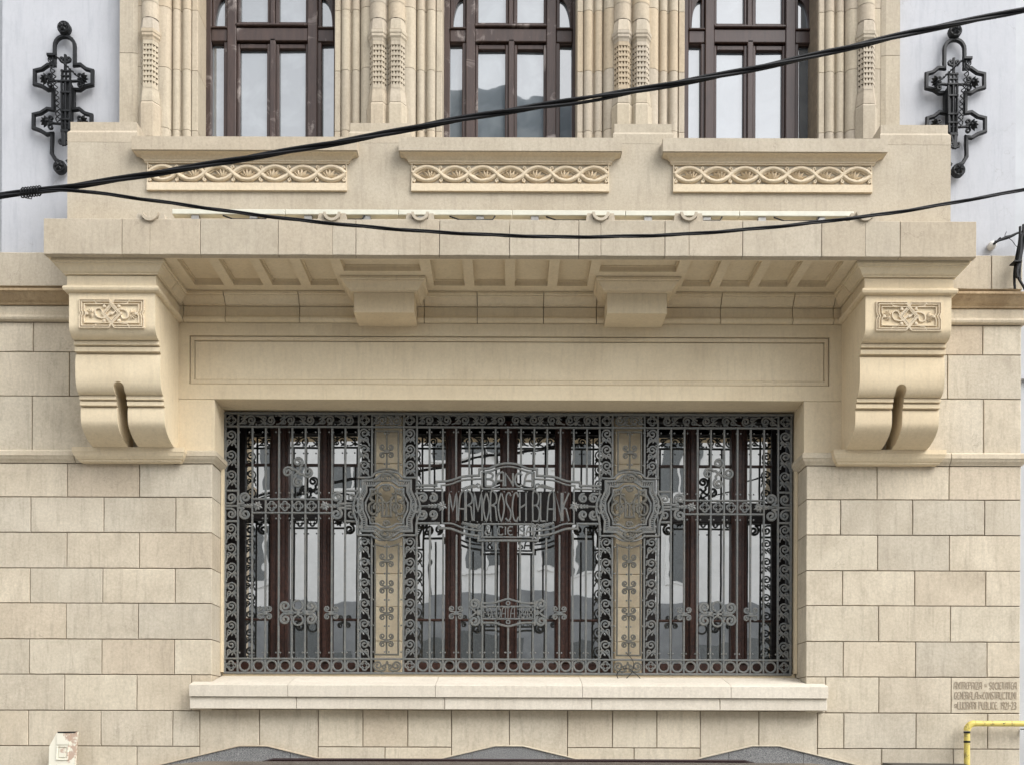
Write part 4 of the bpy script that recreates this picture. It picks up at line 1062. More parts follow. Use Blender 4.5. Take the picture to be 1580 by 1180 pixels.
# middle band of the side bays
Xa = 388; 
hrail(388, 511, 769, HB); hrail(388, 511, 790, HB)
for p in (418.7, 439.2, 459.7, 480.2): put('quatrefoil', QF, p, 779.5, .004)
def leaf_head():
    mb = MB()
    mb.bead(0, .004, 0, 2.3*Q, .8, 8, 4)
    for k in range(8): mb.leaf(0, .004, 0, math.radians(22.5+45*k), (8.6 if k % 2 else 7.2)*Q, 4.4*Q, .005, 5)
    for k, (o, ln) in enumerate(((7, 9), (12, 8), (17, 7))):
        for s in (-1, 1): mb.leaf(-o*Q, .004, 0, PI+s*.55, ln*Q*.7, 3.0*Q, .004, 4)
    mb.leaf(-5*Q, .004, 0, PI, 24*Q, 3.2*Q, .005, 6)
    mb.v = [(x, y, z) for x, y, z in mb.v]
    # back the leaves so they are solid
    n0 = len(mb.v); mb.v += [(x, y+.006, z) for x, y, z in mb.v]; mb.f += [tuple(i+n0 for i in f[::-1]) for f in mb.f]
    return mb
LHm = leaf_head(); LH = M2('leaf_boss', LHm); LHf = M2('leaf_boss', flip(LHm))
put('leaf_boss', LH, 397, 779.5, -.004, True, LHf); put('leaf_boss', LHf, 501, 779.5, -.004, True, LH)
bs = MB()
for s in (-1, 1): bs.ribbon([(x*Q, s*y*Q) for x, y in [(11, 3.5), (8.5, 3.2), (2, 3.4)]+spiral(-1.5, 12.6, 9.0, 1.6, -70, 1.55, 24)], HS*1.5, 0, .013)
BS = M2('big_scroll', bs); BSf = M2('big_scroll', flip(bs))
put('big_scroll', BSf, 376.5, 779.5, -.003, True, BS); put('big_scroll', BS, 520.5, 779.5, -.003, True, BSf); 
bs2 = MB()
for s in (-1, 1): bs2.ribbon([(x*Q, s*y*Q) for x, y in [(-10, 4.2), (0, 4.0)]+spiral(.5, 12.4, 7.4, 1.4, -60, 1.4, 20)], HS*1.2, 0, .011)
for s in (-1, 1): bs2.ribbon(q_([(-10, s*23.5), (10, s*23.5)]), HS*1.3, .001, .012)
bs2.ribbon(q_([(-10, 0), (14, 0)]), HS*1.3, -.001, .012)
B2 = M2('border_scroll', bs2); B2f = M2('border_scroll', flip(bs2))
put('border_scroll', B2, 356, 779.5, .001, True, B2f); put('border_scroll', B2, 541.5, 779.5, .001, True, B2f)
# monogram medallions on the piers (coordinates read off an enlarged view: 7.867 per pixel)
def mzp(x, y): return ((x-407)/7.867*Q, -(y-628)/7.867*Q)
def sym(pts): return [mzp(x, y) for x, y in pts]+[mzp(814-x, y) for x, y in pts[::-1]]
def sym_line(mb, pts, hw, y0, t, closed=True):
    if closed: mb.ribbon(sym(pts), hw, y0, t, closed=True)
    else:
        for f_ in (lambda p: mzp(*p), lambda p: mzp(814-p[0], p[1])): mb.ribbon([f_(p) for p in pts], hw, y0, t)
outer = [(400, 238), (330, 252), (245, 322), (115, 322), (115, 440), (58, 560), (62, 700), (108, 800), (100, 935), (245, 938), (320, 992), (400, 1008)]
inner = [(400, 318), (335, 330), (258, 386), (160, 386), (160, 462), (112, 560), (118, 690), (160, 790), (160, 878), (262, 880), (330, 925), (400, 938)]
oct_ = [(400, 372), (340, 380), (285, 428), (208, 428), (208, 478), (150, 590), (155, 680), (208, 800), (208, 842), (290, 846), (345, 880), (400, 890)]
md = MB(); sym_line(md, outer, HS*1.35, -.006, .016); sym_line(md, inner, HS*1.25, -.0045, .014); sym_line(md, oct_, HS*1.15, -.003, .012)
tk = MB()
def resample(pts, n_):
    L_ = [0]
    for a, b_ in zip(pts[:-1], pts[1:]): L_.append(L_[-1]+math.hypot(b_[0]-a[0], b_[1]-a[1]))
    out = []
    for i in range(n_):
        t = L_[-1]*i/(n_-1); j = max(k for k in range(len(L_)-1) if L_[k] <= t+1e-9); u = (t-L_[j])/(L_[j+1]-L_[j]+1e-9)
        out.append((pts[j][0]+(pts[j+1][0]-pts[j][0])*u, pts[j][1]+(pts[j+1][1]-pts[j][1])*u))
    return out
ro, ri = resample(outer, 44), resample(inner, 44)
for i in range(42):
    a, b_ = ro[i], ri[i+1]
    for f_ in (lambda p: mzp(*p), lambda p: mzp(814-p[0], p[1])): tk.ribbon([f_(a), f_(b_)], HS*.75, -.001+.0002*(i % 3), .008)
arms = MB()
for pts in ([(60, 470), (25, 540), (5, 630), (30, 700), (70, 705), (105, 660), (85, 610), (50, 615), (52, 645), (75, 650)], [(0, 640), (8, 720), (45, 830), (48, 985)], [(52, 285), (205, 285), (262, 238), (330, 215), (400, 208)], [(52, 985), (215, 985), (262, 1012), (330, 1040), (400, 1046)]):
    sym_line(arms, cr(pts, 4), HS*1.2, -.005, .014, False)
for yy in (285, 410, 845, 960):
    for xx in (75, 95): pass
mono = MB()
def ml(pts, hw=HS*1.35, y0=-.012, t=.014, s=True): mono.ribbon([mzp(*p) for p in (cr(pts, 4) if s else pts)], hw, y0, t)
ml([(285, 760), (300, 420)], s=False); ml([(527, 760), (515, 420)], s=False)
ml([(350, 490), (280, 480), (220, 505), (215, 555), (265, 575)]); ml([(265, 575), (200, 615), (195, 685), (240, 735), (310, 700), (325, 640), (285, 600), (250, 640), (265, 670)])
ml([(470, 490), (535, 480), (595, 505), (600, 555), (550, 575)]); ml([(550, 575), (615, 615), (620, 685), (575, 735), (505, 700), (490, 640), (530, 600), (560, 640), (545, 670)])
ml([(355, 755), (355, 560), (310, 510)], y0=-.010); ml([(460, 755), (460, 560), (505, 510)], y0=-.0105)
ml([(320, 520), (405, 600), (495, 520)], y0=-.0085); ml([(405, 600), (405, 745)], s=False, y0=-.009); ml([(340, 755), (475, 755)], s=False, y0=-.0075)
for q in ((250, 470), (565, 470), (250, 790), (565, 790)):
    sp_ = spiral(q[0], q[1], 34, 8, 90, 1.3 if q[0] < 400 else -1.3, 14); mono.ribbon([mzp(*p) for p in sp_], HS*.9, -.008, .010)
for q in ((330, 640), (484, 640)): mono.ribbon([mzp(*p) for p in arc(q[0], q[1], 46, 0, 340, 16)], HS*.85, -.0072, .010)
sws = []
for s in (1, -1):
    sw = MB(); sws.append(sw)
    yy = 628-s*0
    for p_ in ([(250, 330), (330, 320), (430, 325), (470, 285), (420, 262), (385, 285), (410, 305)], [(340, 285), (370, 225), (450, 225), (560, 300)]):
        pts = p_ if s > 0 else [(814-x, 1256-y) for x, y in p_]
        sw.ribbon([mzp(*p) for p in cr(pts, 4)], HS*1.3, -.011, .012)
    pts = [(365, 400), (390, 440), (440, 430), (430, 395), (395, 405), (410, 425)]
    pts = pts if s > 0 else [(814-x, 1256-y) for x, y in pts]
    sw.ribbon([mzp(*p) for p in cr(pts, 4)], HS*1.2, -.010, .010)
for nm, mb, mt in (('medallion_frame', md, 'grille_iron'), ('twisted_band', tk, 'grille_iron'), ('medallion_arm', arms, 'grille_iron'), ('monogram', mono, 'bronze_iron'), ('swirl', sws[0], 'bronze_iron'), ('swirl', sws[1], 'bronze_iron')):
    put(nm, M2(nm, mb, mt), 596.7, 779.8, -.01)
# frames round the pier panels
for ya, yb, bow in ((664, 722, 0), (838, 1009, 1)):
    Xl, Za = Gp(579, ya); Xr, Zb = Gp(614.5, yb); xc = (Xl+Xr)/2; hw_ = (Xr-Xl)/2
    n_ = 8; b_ = 4*Q
    if bow: top = [(hw_*(1-2*i/n_), b_*(-1+((1-2*i/n_)**2))) for i in range(n_+1)]; bot = [(-hw_, Zb-Za), (hw_, Zb-Za)]; pts = bot+top
    else: bot = [(-hw_+2*hw_*i/n_, Zb-Za-b_+b_*1.0*(1-(1-2*i/n_)**2)) for i in range(n_+1)]; pts = bot+[(hw_, 0), (-hw_, 0)]
    fm = M2('panel_frame', MB().ribbon(pts, HB*.9, 0, .014, closed=True), 'bronze_iron'); put('panel_frame', fm, (579+614.5)/2, ya, .006)
    cb = M2('bar', MB().ribbon([(0, 0), (0, Zb-Za)], HB*.9, 0, .014), 'bronze_iron'); put('bar', cb, 596.7, ya, .004)
# central sign (coordinates off an enlarged view: 640 + x*.17722, 700 + y*.17722)
def sz(x, y): return Gp(640+x*.17722, 700+y*.17722+.0)
def szr(pts): return [sz(x, y) for x, y in pts]
sgn = obj('sign_frame', MB().ribbon([(0, 0), (.0001, 0)], .0001, YG+.05, .0001), 'grille_iron', grille) if False else None
def both_lines(name, pts, hw, dy, t=.016, mat='grille_iron'):
    """half outline on the left, carried over to the right about the centre of the sign"""
    L_ = szr(pts); R_ = [(mir(x), z) for x, z in L_[::-1]]
    obj(name, MB().ribbon(L_+R_, hw, YG+dy, t), mat, grille)
def top_curve(o):
    a = [(10, 272+o), (188, 272+o), (188, 240+o)]+cr([(188, 240+o), (300, 232+o), (420, 195+o), (560, 186+o)], 4)[1:]+[(562, 186+o), (562, 132+o)]
    a += cr([(562, 132+o), (650, 122+o), (730, 90+o), (811, 80+o)], 4)[1:]
    return a
def top_curve2(o):
    a = [(10, 300), (232, 300), (232, 270)]+cr([(232, 270), (310, 262), (420, 225), (585, 214)], 4)[1:]+[(586, 214), (586, 158)]
    a += cr([(586, 158), (660, 148), (740, 118), (811, 108)], 4)[1:]
    return a
both_lines('sign_border', top_curve(0), HS*1.35, -.010); both_lines('sign_border', top_curve2(0), HS*1.0, -.008)
bot1 = [(10, 602), (208, 602), (208, 645)]+cr([(208, 645), (310, 648), (430, 690), (552, 712)], 4)[1:]+[(553, 712), (553, 752), (811, 752)]
bot2 = [(10, 632), (168, 632), (168, 672)]+cr([(168, 672), (290, 676), (430, 668), (584, 676)], 4)[1:]+[(586, 676), (586, 722), (811, 722)]
bot2 = [(238, 602)]+cr([(238, 602), (330, 606), (440, 648), (584, 668)], 4)[1:]+[(586, 668), (586, 722), (811, 722)]
both_lines('sign_border', bot1, HS*1.35, -.0105); both_lines('sign_border', bot2, HS*1.0, -.0085)
both_lines('sign_border', [(584, 302), (811, 302)], HS*1.2, -.0075); both_lines('sign_border', [(584, 608), (811, 608)], HS*1.2, -.0072)
both_lines('sign_border', [(232, 312), (811, 312.5)], HS*.8, -.006) if False else None
for x, ya, yb in ((586, 214, 302), (586, 608, 722), (240, 300, 600)):
    a, b_ = sz(x, ya), sz(x, yb)
    for X in (a[0], mir(a[0])): obj('sign_upright', MB().ribbon([(X, a[1]), (X, b_[1])], HS*1.0, YG-.0068, .014), 'grille_iron', grille)
def sletters(text, xa, xb, ya, yb, hw=HS*1.1, gap=.24):
    a, z0 = sz(xa, yb); b_, z1 = sz(xb, ya); lettering(text, a, b_, z0, z1, hw, YG-.012, .014, 'grille_iron', grille, gap, soft=True)
sletters('BANCA', 618, 1022, 168, 280, HS*1.25); sletters('MARMOROSCH BLANK', 296, 1342, 338, 580, HS*.98, .2); sletters('& CIE SA', 612, 1024, 632, 704, HS*.85)
lv = MB(); bd = MB()
for s in (-1, 1):
    for yy, up in ((285, 1), (618, -1)):
        x0 = 811+s*235; X, Z = sz(x0, yy)
        sp = [(X+s*p*Q, Z+up*q*Q) for p, q in spiral(4, 1, 4.5, 1, 30, 1.2, 10)]; lv.ribbon(sp, HS*.8, YG-.006, .010)
        for k in range(8): lv.leaf(X+s*(3+k*3.2)*Q, YG-.004, Z-up*(1+k*.5)*Q, math.radians(90-s*62) if up > 0 else math.radians(-90+s*62), (12-k*.9)*Q, 3.4*Q, .006, 4)
tag(obj('sign_leaf', lv, 'grille_iron', grille), None, None, kind='stuff')
# side scroll brackets of the sign
ss = MB()
for s in (-1, 1):
    for cx_ in (-8, 8): ss.ribbon([(x*Q, s*y*Q) for x, y in [(-16, 19.5 if cx_ > 0 else 19.5), (cx_-2, 19.8)][(0 if cx_ < 0 else 1):]+spiral(cx_, 12.8, 7.2, 1.5, 88, -1.5 if cx_ > 0 else -1.5, 22)], HS*1.35, 0, .012)
ss.ribbon(q_([(-18, 0), (12, 0)]), HS*1.2, .001, .012)
put('sign_scroll', M2('sign_scroll', ss), 660, 780, -.004, True, M2('sign_scroll', flip(ss)))
LHs = M2('leaf_boss', LHm); put('leaf_boss', LH, 681.5, 780, -.010, True, LHf)
# small plaque with the founding date (700 + x*.1076, 915 + y*.1076)
def dz_(x, y): return Gp(700+x*.1076, 915+y*.1076)
def dline(pts, hw=HS*1.2, dy=-.008, t=.014, name='plaque_bar', sm=True):
    P_ = [dz_(*p) for p in pts]; obj(name, MB().ribbon(cr(P_, 4) if sm else P_, hw, YG+dy, t), 'grille_iron', grille)
dline([(385, 140), (560, 135), (690, 100), (780, 78), (870, 100), (1000, 135), (1175, 140)]); dline([(385, 420), (560, 418), (690, 450), (780, 468), (870, 450), (1000, 418), (1175, 420)])
dline([(385, 186), (1175, 186)], HS*1.0, -.0065, sm=False); dline([(385, 362), (1175, 362)], HS*1.0, -.0065, sm=False)
for x in (400, 1160): dline([(x, 100), (x, 460)], HS*1.2, -.0095, sm=False)
a, z0 = dz_(432, 345); b_, z1 = dz_(1130, 205); lettering('FONDATA 1848', a, b_, z0, z1, HS*.58, YG-.010, .012, 'grille_iron', grille, .22, soft=True)
for x, y in ((780, 138), (780, 408)):
    X, Z = dz_(x, y); link('plaque_ring', M2('plaque_ring', MB().ribbon([(p*Q, q*Q) for p, q in arc(0, 0, 2.8, 0, 330, 11)], HS*.8, 0, .010, closed=True)), grille, (X, YG-.009, Z))
pss = MB()
for s in (-1, 1): pss.ribbon([(x*Q, s*y*Q) for x, y in [(6, 2.5), (0, 2.5)]+spiral(-1, 13, 8.6, 1.6, -60, 1.5, 24)][2:], HS*1.5, 0, .013); 
pss.ribbon(q_([(9, 0), (2, 0), (-9, 9)]), HS*1.2, .001, .012).ribbon(q_([(2, 0), (-9, -9)]), HS*1.2, .0015, .012).block(3*Q, 9*Q, -4*Q, 4*Q, -.003, .014, .003)
PS = M2('plaque_scroll', pss); put('plaque_scroll', PS, 733, 944, -.006, True, M2('plaque_scroll', flip(pss)))
# rivets beside the bars
def rv(px, py, both=True, r=1.55):
    X, Z = Gp(px, py); bd.bead(X, YG+.004, Z, r*Q, .9, 6, 4)
    if both: bd.bead(mir(X), YG+.004, Z, r*Q, .9, 6, 4)
for p in BX[1:11]:
    for y in (666, 1006):
        if p < 552: rv(p+3.4, y)
        if p > 366: rv(p-3.4, y)
    if 388 < p < 512:
        for y in (759.5, 799): rv(p+3.4, y); rv(p-3.4, y)
for p in CXB:
    for y in (666, 1006):
        rv(p-3.4, y); rv(p+3.4, y)
for y in (666, 716, 842, 883, 924, 964, 1005):
    for p in (575.5, 619): rv(p, y)
for y in (668, 715, 843, 884, 924.5, 965, 1005):
    for p in (593.4, 600): rv(p, y)
for k in range(9): rv(640+(250+66*k)*.17722, 700+(262-.5*(k*14 if k < 6 else 0)-(95 if k > 5 else 0))*.17722 if False else 700+326*.17722, True, 1.2)
for k in range(9): rv(640+(296+62*k)*.17722, 700+588*.17722, True, 1.1)
tag(obj('rivets', bd, 'grille_iron', grille, True), None, None, kind='stuff')

# =================================================================== IRON WALL LANTERN HOLDERS
def lantern(axis_px, label, flipx):
    YB = .055
    X0, Z0 = W(axis_px, 150 if not flipx else 155, YB)
    s_ = -1 if flipx else 1; S_ = (DIST+YB)/(DIST*PPM)*.2204
    lz = lambda x, y: (X0+s_*(x-320)*S_, Z0-(y-545)*S_)
    t = thing('wall_lantern', label, 'lantern', (X0, YB, Z0-.55), 'iron lanterns on the white walls')
    lz0 = lz
    dep = [YB]
    def lz(x, y):
        X, Z = lz0(x, y); k = (DIST+dep[0])/(DIST+YB); return X*k, EYE+(Z-EYE)*k
    def hp(pts): return [lz(*p) for p in pts]
    arch_ = arc(328, 215, 70, 180, 360, 12)
    rt = [(398, 345), (440, 342), (478, 372), (522, 384), (522, 482), (472, 494), (436, 518), (392, 516), (392, 656), (432, 650), (470, 680), (516, 694), (516, 784), (470, 802), (432, 828), (392, 826), (396, 960), (372, 1004), (345, 1022)]
    lt = [(258, 345), (214, 344), (172, 374), (120, 386), (120, 478), (172, 492), (214, 518), (250, 516), (250, 656), (210, 650), (164, 680), (113, 692), (113, 784), (164, 802), (206, 828), (244, 824), (241, 960), (268, 1004), (300, 1022)]
    obj('wall_frame', MB().ribbon(hp(lt[::-1]+arch_+rt), 12.5*S_, -.005, .03), 'black_iron', t)
    for (x, y, r) in ((331, 97, 46), (305, 1064, 46)):
        X, Z = lz(x, y); ro_ = MB()
        prof = [(0, 0), (.35, .03), (.8, .016), (1, .012), (1, -.03)]
        n_ = 16; vs = [(X, -.035, Z)]; fs = []
        for k, (rr, d) in enumerate(((.3, .040), (.55, .028), (.85, .032), (1, .02), (1, -.02))):
            vs += [(X+r*S_*rr*math.cos(2*PI*j/n_), -d+.0, Z+r*S_*rr*math.sin(2*PI*j/n_)) for j in range(n_)]
        fs = [(0, 1+j, 1+(j+1) % n_) for j in range(n_)]+[(1+k*n_+j, 1+(k+1)*n_+j, 1+(k+1)*n_+(j+1) % n_, 1+k*n_+(j+1) % n_) for k in range(4) for j in range(n_)]
        d_ = obj('rosette', MB().add(vs, fs), 'black_iron', t, True)
        pt = MB()
        for k in range(6): pt.leaf(X, -.036, Z, PI/3*k, r*S_*.75, r*S_*.4, .012, 4)
        obj('petals', pt, 'black_iron', d_, True)
    yb = -.06; dep[0] = yb
    cage = MB()
    for x0, x1 in ((288, 292), (318, 318), (352, 346)): cage.ribbon(hp([(x0, 430), (x1, 770)]), 7*S_, yb, .02)
    for y in (430, 510, 640, 700): cage.ribbon(hp([(284, y), (356, y)]), 9*S_, yb-.004, .028)
    for x in (303, 335): cage.ribbon(hp([(x, 440), (x, 760)]), 4*S_, yb+.012, .012)
    for x in (292, 318, 346): cage.ribbon(hp([(x, 350), (x, 430)]), 8*S_, yb+.002, .02)
    cage.ribbon(hp([(284, 360), (356, 360)]), 7*S_, yb-.002, .02).ribbon(hp([(286, 395), (354, 395)]), 6*S_, yb-.002, .02)
    obj('lantern_cage', cage, 'black_iron', t)
    a, b_ = lz(300, 760), lz(340, 420)
    obj('lantern_core', MB().box(min(a[0], b_[0]), max(a[0], b_[0]), yb+.02, .05, min(a[1], b_[1]), max(a[1], b_[1])), 'black_iron', t)
    fin = MB()
    fin.ribbon(hp([(314, 245), (314, 350)]), 9*S_, yb, .02)
    for sx_ in (-1, 1): fin.ribbon(hp([(314, 300)]+[(314+sx_*x, y) for x, y in spiral(22, 275, 20, 4, 100, -1.0, 10)]), 7*S_, yb+.002, .018)
    obj('finial', fin, 'black_iron', t)
    tip = MB().ribbon(hp([(286, 780), (340, 780)]), 12*S_, yb-.002, .024).ribbon(hp([(300, 780), (306, 880)]), 14*S_, yb, .022).ribbon(hp([(330, 780), (316, 840)]), 8*S_, yb+.003, .018)
    for sx_ in (-1, 1): tip.ribbon(hp([(305, 870)]+[(305+sx_*x, y) for x, y in spiral(18, 850, 18, 4, 60, -1.0, 10)]), 7*S_, yb+.002, .018)
    obj('pendant', tip, 'black_iron', t)
    for (x, y, d) in ((430, 420, 1), (190, 420, -1), (430, 718, 1), (195, 718, -1)):
        br = MB(); X, Z = lz(x, y)
        br.ribbon(hp([(320, y+8), (x, y)]), 7*S_, yb+.01, .02)
        for k in range(5): br.leaf(X, yb+.0, Z, math.radians(-60+30*k)+(0 if d*s_ > 0 else PI), 50*S_, 24*S_, .03, 4)
        n0 = len(br.v); 
        for sy in (-1, 1): br.ribbon(hp([(x-d*30, y+sy*8)]+[(x-d*18+d*p, y+sy*q) for p, q in spiral(0, 30, 22, 5, -90, 1.1, 12)]), 6*S_, yb+.006, .02)
        for k in range(3): br.bead(X+s_*d*10*S_*k, yb-.01, Z, 11*S_*(1-.15*k), 1.2, 6, 4)
        obj('scroll_branch', br, 'black_iron', t)
    tops = MB().ribbon(hp([(200, 265), (258, 265)]), 12*S_, -.10, .05).ribbon(hp([(208, 280), (236, 330)]), 5*S_, -.09, .02).ribbon(hp([(240, 280), (236, 340)]), 5*S_, -.088, .02)
    obj('hook_bracket', tops, 'black_iron', t)
    ch = MB(); A_, B_ = (222, 290), (282, 745)
    for ph in (0, 1):
        pts = []
        for i in range(49):
            u = i/48; x = A_[0]+(B_[0]-A_[0])*u+14*math.sin(u*PI)+15*math.sin(u*38+ph*PI); y = A_[1]+(B_[1]-A_[1])*u
            X, Z = lz(x, y); pts.append((X, -.095+.012*math.cos(u*38+ph*PI), Z))
        ch.tube(pts, 4.2*S_, 5)
    obj('chain', ch, 'black_iron', t, True)
    ch2 = MB()
    for ph in (0, 1):
        pts = []
        for i in range(25):
            u = i/24; x = 265+145*u+6*math.sin(u*26+ph*PI); y = 278+135*u**1.1; X, Z = lz(x, y); pts.append((X, -.09+.01*math.cos(u*26+ph*PI), Z))
        ch2.tube(pts, 4*S_, 5)
    obj('chain', ch2, 'black_iron', t, True)
lantern(101, 'black wrought iron lantern holder on the white wall at the left, above the thick cable', False)
lantern(1471, 'black wrought iron lantern holder on the white wall at the right, beneath the thick cable', True)

# =================================================================== LIGHT BARS ON THE BALCONY LEDGE
lb = [265, 439.6, 614.6, 790, 965, 1141, 1318]
ordn = ['leftmost', 'second from left', 'third from left', 'third from right', 'second from right', 'rightmost']
for i, (a, b_) in enumerate(zip(lb[:-1], lb[1:])):
    Y = -.70; xa, xb = WX(a, 328, Y)+.002, WX(b_, 328, Y)-.002; z0, z1 = WZ(332.5, Y), WZ(324.5, Y)
    t = thing('light_bar', f'long cream light bar lying on the balcony ledge, {ordn[i]} of the six', 'light', ((xa+xb)/2, Y, ZT), 'light bars along the balcony ledge')
    obj('housing', MB().block(xa, xb, z0, z1, Y, Y+.07, .004), 'cream_metal', t)
    for k in (.2, .72):
        x = xa+(xb-xa)*k
        obj('foot', MB().box(x-.03, x+.03, Y+.012, Y+.06, ZT, z0-.0005).box(x-.05, x+.05, Y+.004, Y+.066, ZT, ZT+.012), 'grey_metal', t)
    x = xa+(xb-xa)*(.3 if i % 2 else .45)
    obj('lead', MB().tube([(x, Y+.01, z0-.006), (x+.08, Y-.004, ZT+.032), (x+.2, Y-.008, ZT+.028), (x+.34, Y-.004, ZT+.034), (x+.36, Y+.01, z0-.004)], .006, 6), 'cable_rubber', t, True)

# =================================================================== OVERHEAD CABLES
def cable(name, label, pts_px, Y, rad, strands, twist, group=None, wob=0.0):
    P_ = cr([(p, q) for p, q in pts_px], 14); c_ = []
    for p, q in P_:
        X, Z = W(p, q, Y); c_.append(Vector((X, Y, Z)))
    t = thing(name, label, 'cable', tuple(c_[0]), group)
    for k in range(strands):
        pts = []; s = 0
        for i, c0 in enumerate(c_):
            if i: s += (c_[i]-c_[i-1]).length
            a = 2*PI*(s/twist+k/strands); lo = 1+wob*max(0, math.sin(s*1.7+.6))**3*(1 if k == 0 else 0)
            pts.append(c0+Vector((0, rad*.9*math.cos(a), rad*.9*lo*math.sin(a))))
        obj('strand', MB().tube(pts, rad*.78, 7), 'cable_rubber', t, True)
    return t
K = (DIST-3)/(DIST*PPM)
c1 = cable('power_cable', 'thick twisted black cable rising from lower left across the upper windows', [(-220, 332), (-100, 316), (0, 302), (50, 296), (110, 288), (220, 271), (400, 241), (550, 215), (700, 186), (870, 158), (1000, 137), (1160, 107), (1300, 76), (1420, 48), (1580, 15), (1700, -14), (1800, -40)], -3, 3.0*K, 3, 1.5, wob=.8)
c2 = cable('power_cable', 'thinner black cable sagging across the balcony slab', [(-220, 348), (-100, 326), (0, 305), (50, 298), (110, 294), (230, 309), (380, 330), (500, 344), (650, 357), (790, 364), (900, 366), (1050, 362), (1200, 350), (1330, 335), (1420, 322), (1580, 293), (1700, 268), (1800, 245)], -3.012, 1.75*K, 3, 1.1)
tie = MB()
for k in range(7):
    x, z = W(36+k*4.2, 298.5-k*.5, -3); tie.tube([(x+.022*math.cos(a)*.3, -3.005+.026*math.sin(a), z+.026*math.cos(a)) for a in [2*PI*j/10 for j in range(10)]], .004, 5, True)
x, z = W(48, 303, -3); tie.tube([(x-.04, -3.02, z-.005), (x-.02, -3.03, z-.025), (x+.015, -3.03, z-.032), (x+.02, -3.03, z-.02), (x+.0, -3.02, z-.0), (x-.01, -3.02, z-.026)], .0028, 5)
tag(obj('tie_wire', tie, 'cable_rubber', None, True), 'loose black tie wire binding the two cables together at the left edge', 'wire')
# wall anchor with porcelain insulator and the cables hanging at the right edge
Xa, Za = W(1533, 377, .0)
an = thing('cable_anchor', 'small white insulator and hook holding a wire on the right white wall', 'insulator', (Xa, .06, Za))
obj('insulator', MB().tube([(Xa, .058, Za), (Xa, .02, Za), (Xa, .0, Za), (Xa, -.012, Za)], .03, 14, rads=[.032, .036, .030, .012]), 'porcelain', an, True)
obj('hook', MB().tube([(Xa-.005, -.005, Za-.005), (Xa+.02, -.03, Za+.012), (Xa+.04, -.05, Za+.03)], .011, 7), 'black_iron', an, True)
w_ = MB(); P_ = [W(p, q, -.06) for p, q in ((1535, 374), (1543, 371), (1553, 367), (1560, 365), (1570, 360), (1584, 356), (1600, 352))]
w_.tube([(x, -.06, z) for x, z in P_], .008, 7, rads=[.011, .010, .017, .013, .009, .008, .008])
w_.tube([(x, -.06, z) for x, z in [W(p, q, -.06) for p, q in ((1554, 366), (1562, 372), (1566, 378), (1572, 384))]], .003, 5)
w_.tube([(x, -.06, z) for x, z in [W(p, q, -.06) for p, q in ((1550, 367), (1551, 362), (1553, 358))]], .003, 5)
obj('wire', w_, 'cable_rubber', an, True)
Xb, Zb = W(1570, 445, -.12)
bn = thing('cable_bundle', 'bundle of black cables hanging down at the right edge beside the cornice', 'cable', (Xb, -.12, Zb))
for k, pts in enumerate((((1574, 350), (1573, 372), (1568, 398), (1565, 425), (1566, 446)), ((1578, 348), (1577, 375), (1574, 400), (1572, 428), (1574, 433)), ((1584, 345), (1576, 385), (1569, 415), (1568, 428), (1578, 446), (1590, 470)), ((1590, 346), (1582, 362), (1573, 368), (1571, 390), (1566, 420), (1567, 432)))):
    pp = cr([W(p, q, -.12) for p, q in pts], 5)
    obj('strand', MB().tube([(x, -.12-.012*k, z) for x, z in pp], .011 if k != 3 else .015, 7), 'cable_rubber', bn, True)
X, Z = W(1569, 405, -.16); obj('cable_tie', MB().box(X-.035, X+.03, -.19, -.10, Z-.006, Z+.004), 'cable_rubber', bn)
# loose thin wire caught in the foot of the grille
lw = MB(); pts = [W(p, q, .25) for p, q in ((966, 1006), (973, 1014), (978, 1024), (975, 1036), (966, 1046), (957, 1049), (952, 1042), (954, 1035), (962, 1031), (972, 1032), (982, 1040), (988, 1046))]
lw.tube([(x, .25-.02*(i in (4, 5, 6)), z) for i, (x, z) in enumerate(cr(pts, 4))], .0035, 6)
tag(obj('loose_wire', lw, 'cable_rubber', None, True), 'thin dark wire curled through the foot of the iron grille', 'wire')

# =================================================================== YELLOW GAS PIPE
Yp = -.10; xv = WX(1492, 1150, Yp); zh = WZ(1110.5+2.5, Yp); r_ = 4.4*(DIST+Yp)/(DIST*PPM)
gp = thing('gas_pipe', 'yellow painted gas pipe with elbow running along the wall at lower right', 'pipe', (xv, Yp, .1))
bend = [(xv+.062-.062*math.cos(t), Yp, zh-.062+.062*math.sin(t)) for t in [PI/2*i/8 for i in range(9)]]
obj('pipe_riser', MB().tube([(xv, Yp, .1), (xv, Yp, .7), (xv, Yp, zh-.068)], r_, 16), 'yellow_paint', gp, True)
obj('elbow', MB().tube(bend, r_*1.16, 16), 'yellow_paint', gp, True)
obj('pipe_run', MB().tube([(xv+.066, Yp, zh), (xv+1.2, Yp, zh-.001), (xv+2.4, Yp, zh)], r_, 16), 'yellow_paint', gp, True)
for z in (zh-.075, zh-.155): obj('collar', MB().tube([(xv, Yp, z-.008), (xv, Yp, z+.008)], r_*1.12, 16), 'black_iron', gp, True)
obj('chipped_band', MB().tube([(xv, Yp, zh-.192), (xv, Yp, zh-.165)], r_*1.015, 16), 'lamp_red', gp, True) if False else None
obj('clip', MB().tube([(xv, Yp, .62), (xv, Yp, .65)], r_*1.2, 16), 'black_iron', gp, True)
obj('bracket', MB().box(xv+.5, xv+.54, Yp, .0, zh-.05, zh-.042), 'black_iron', gp)
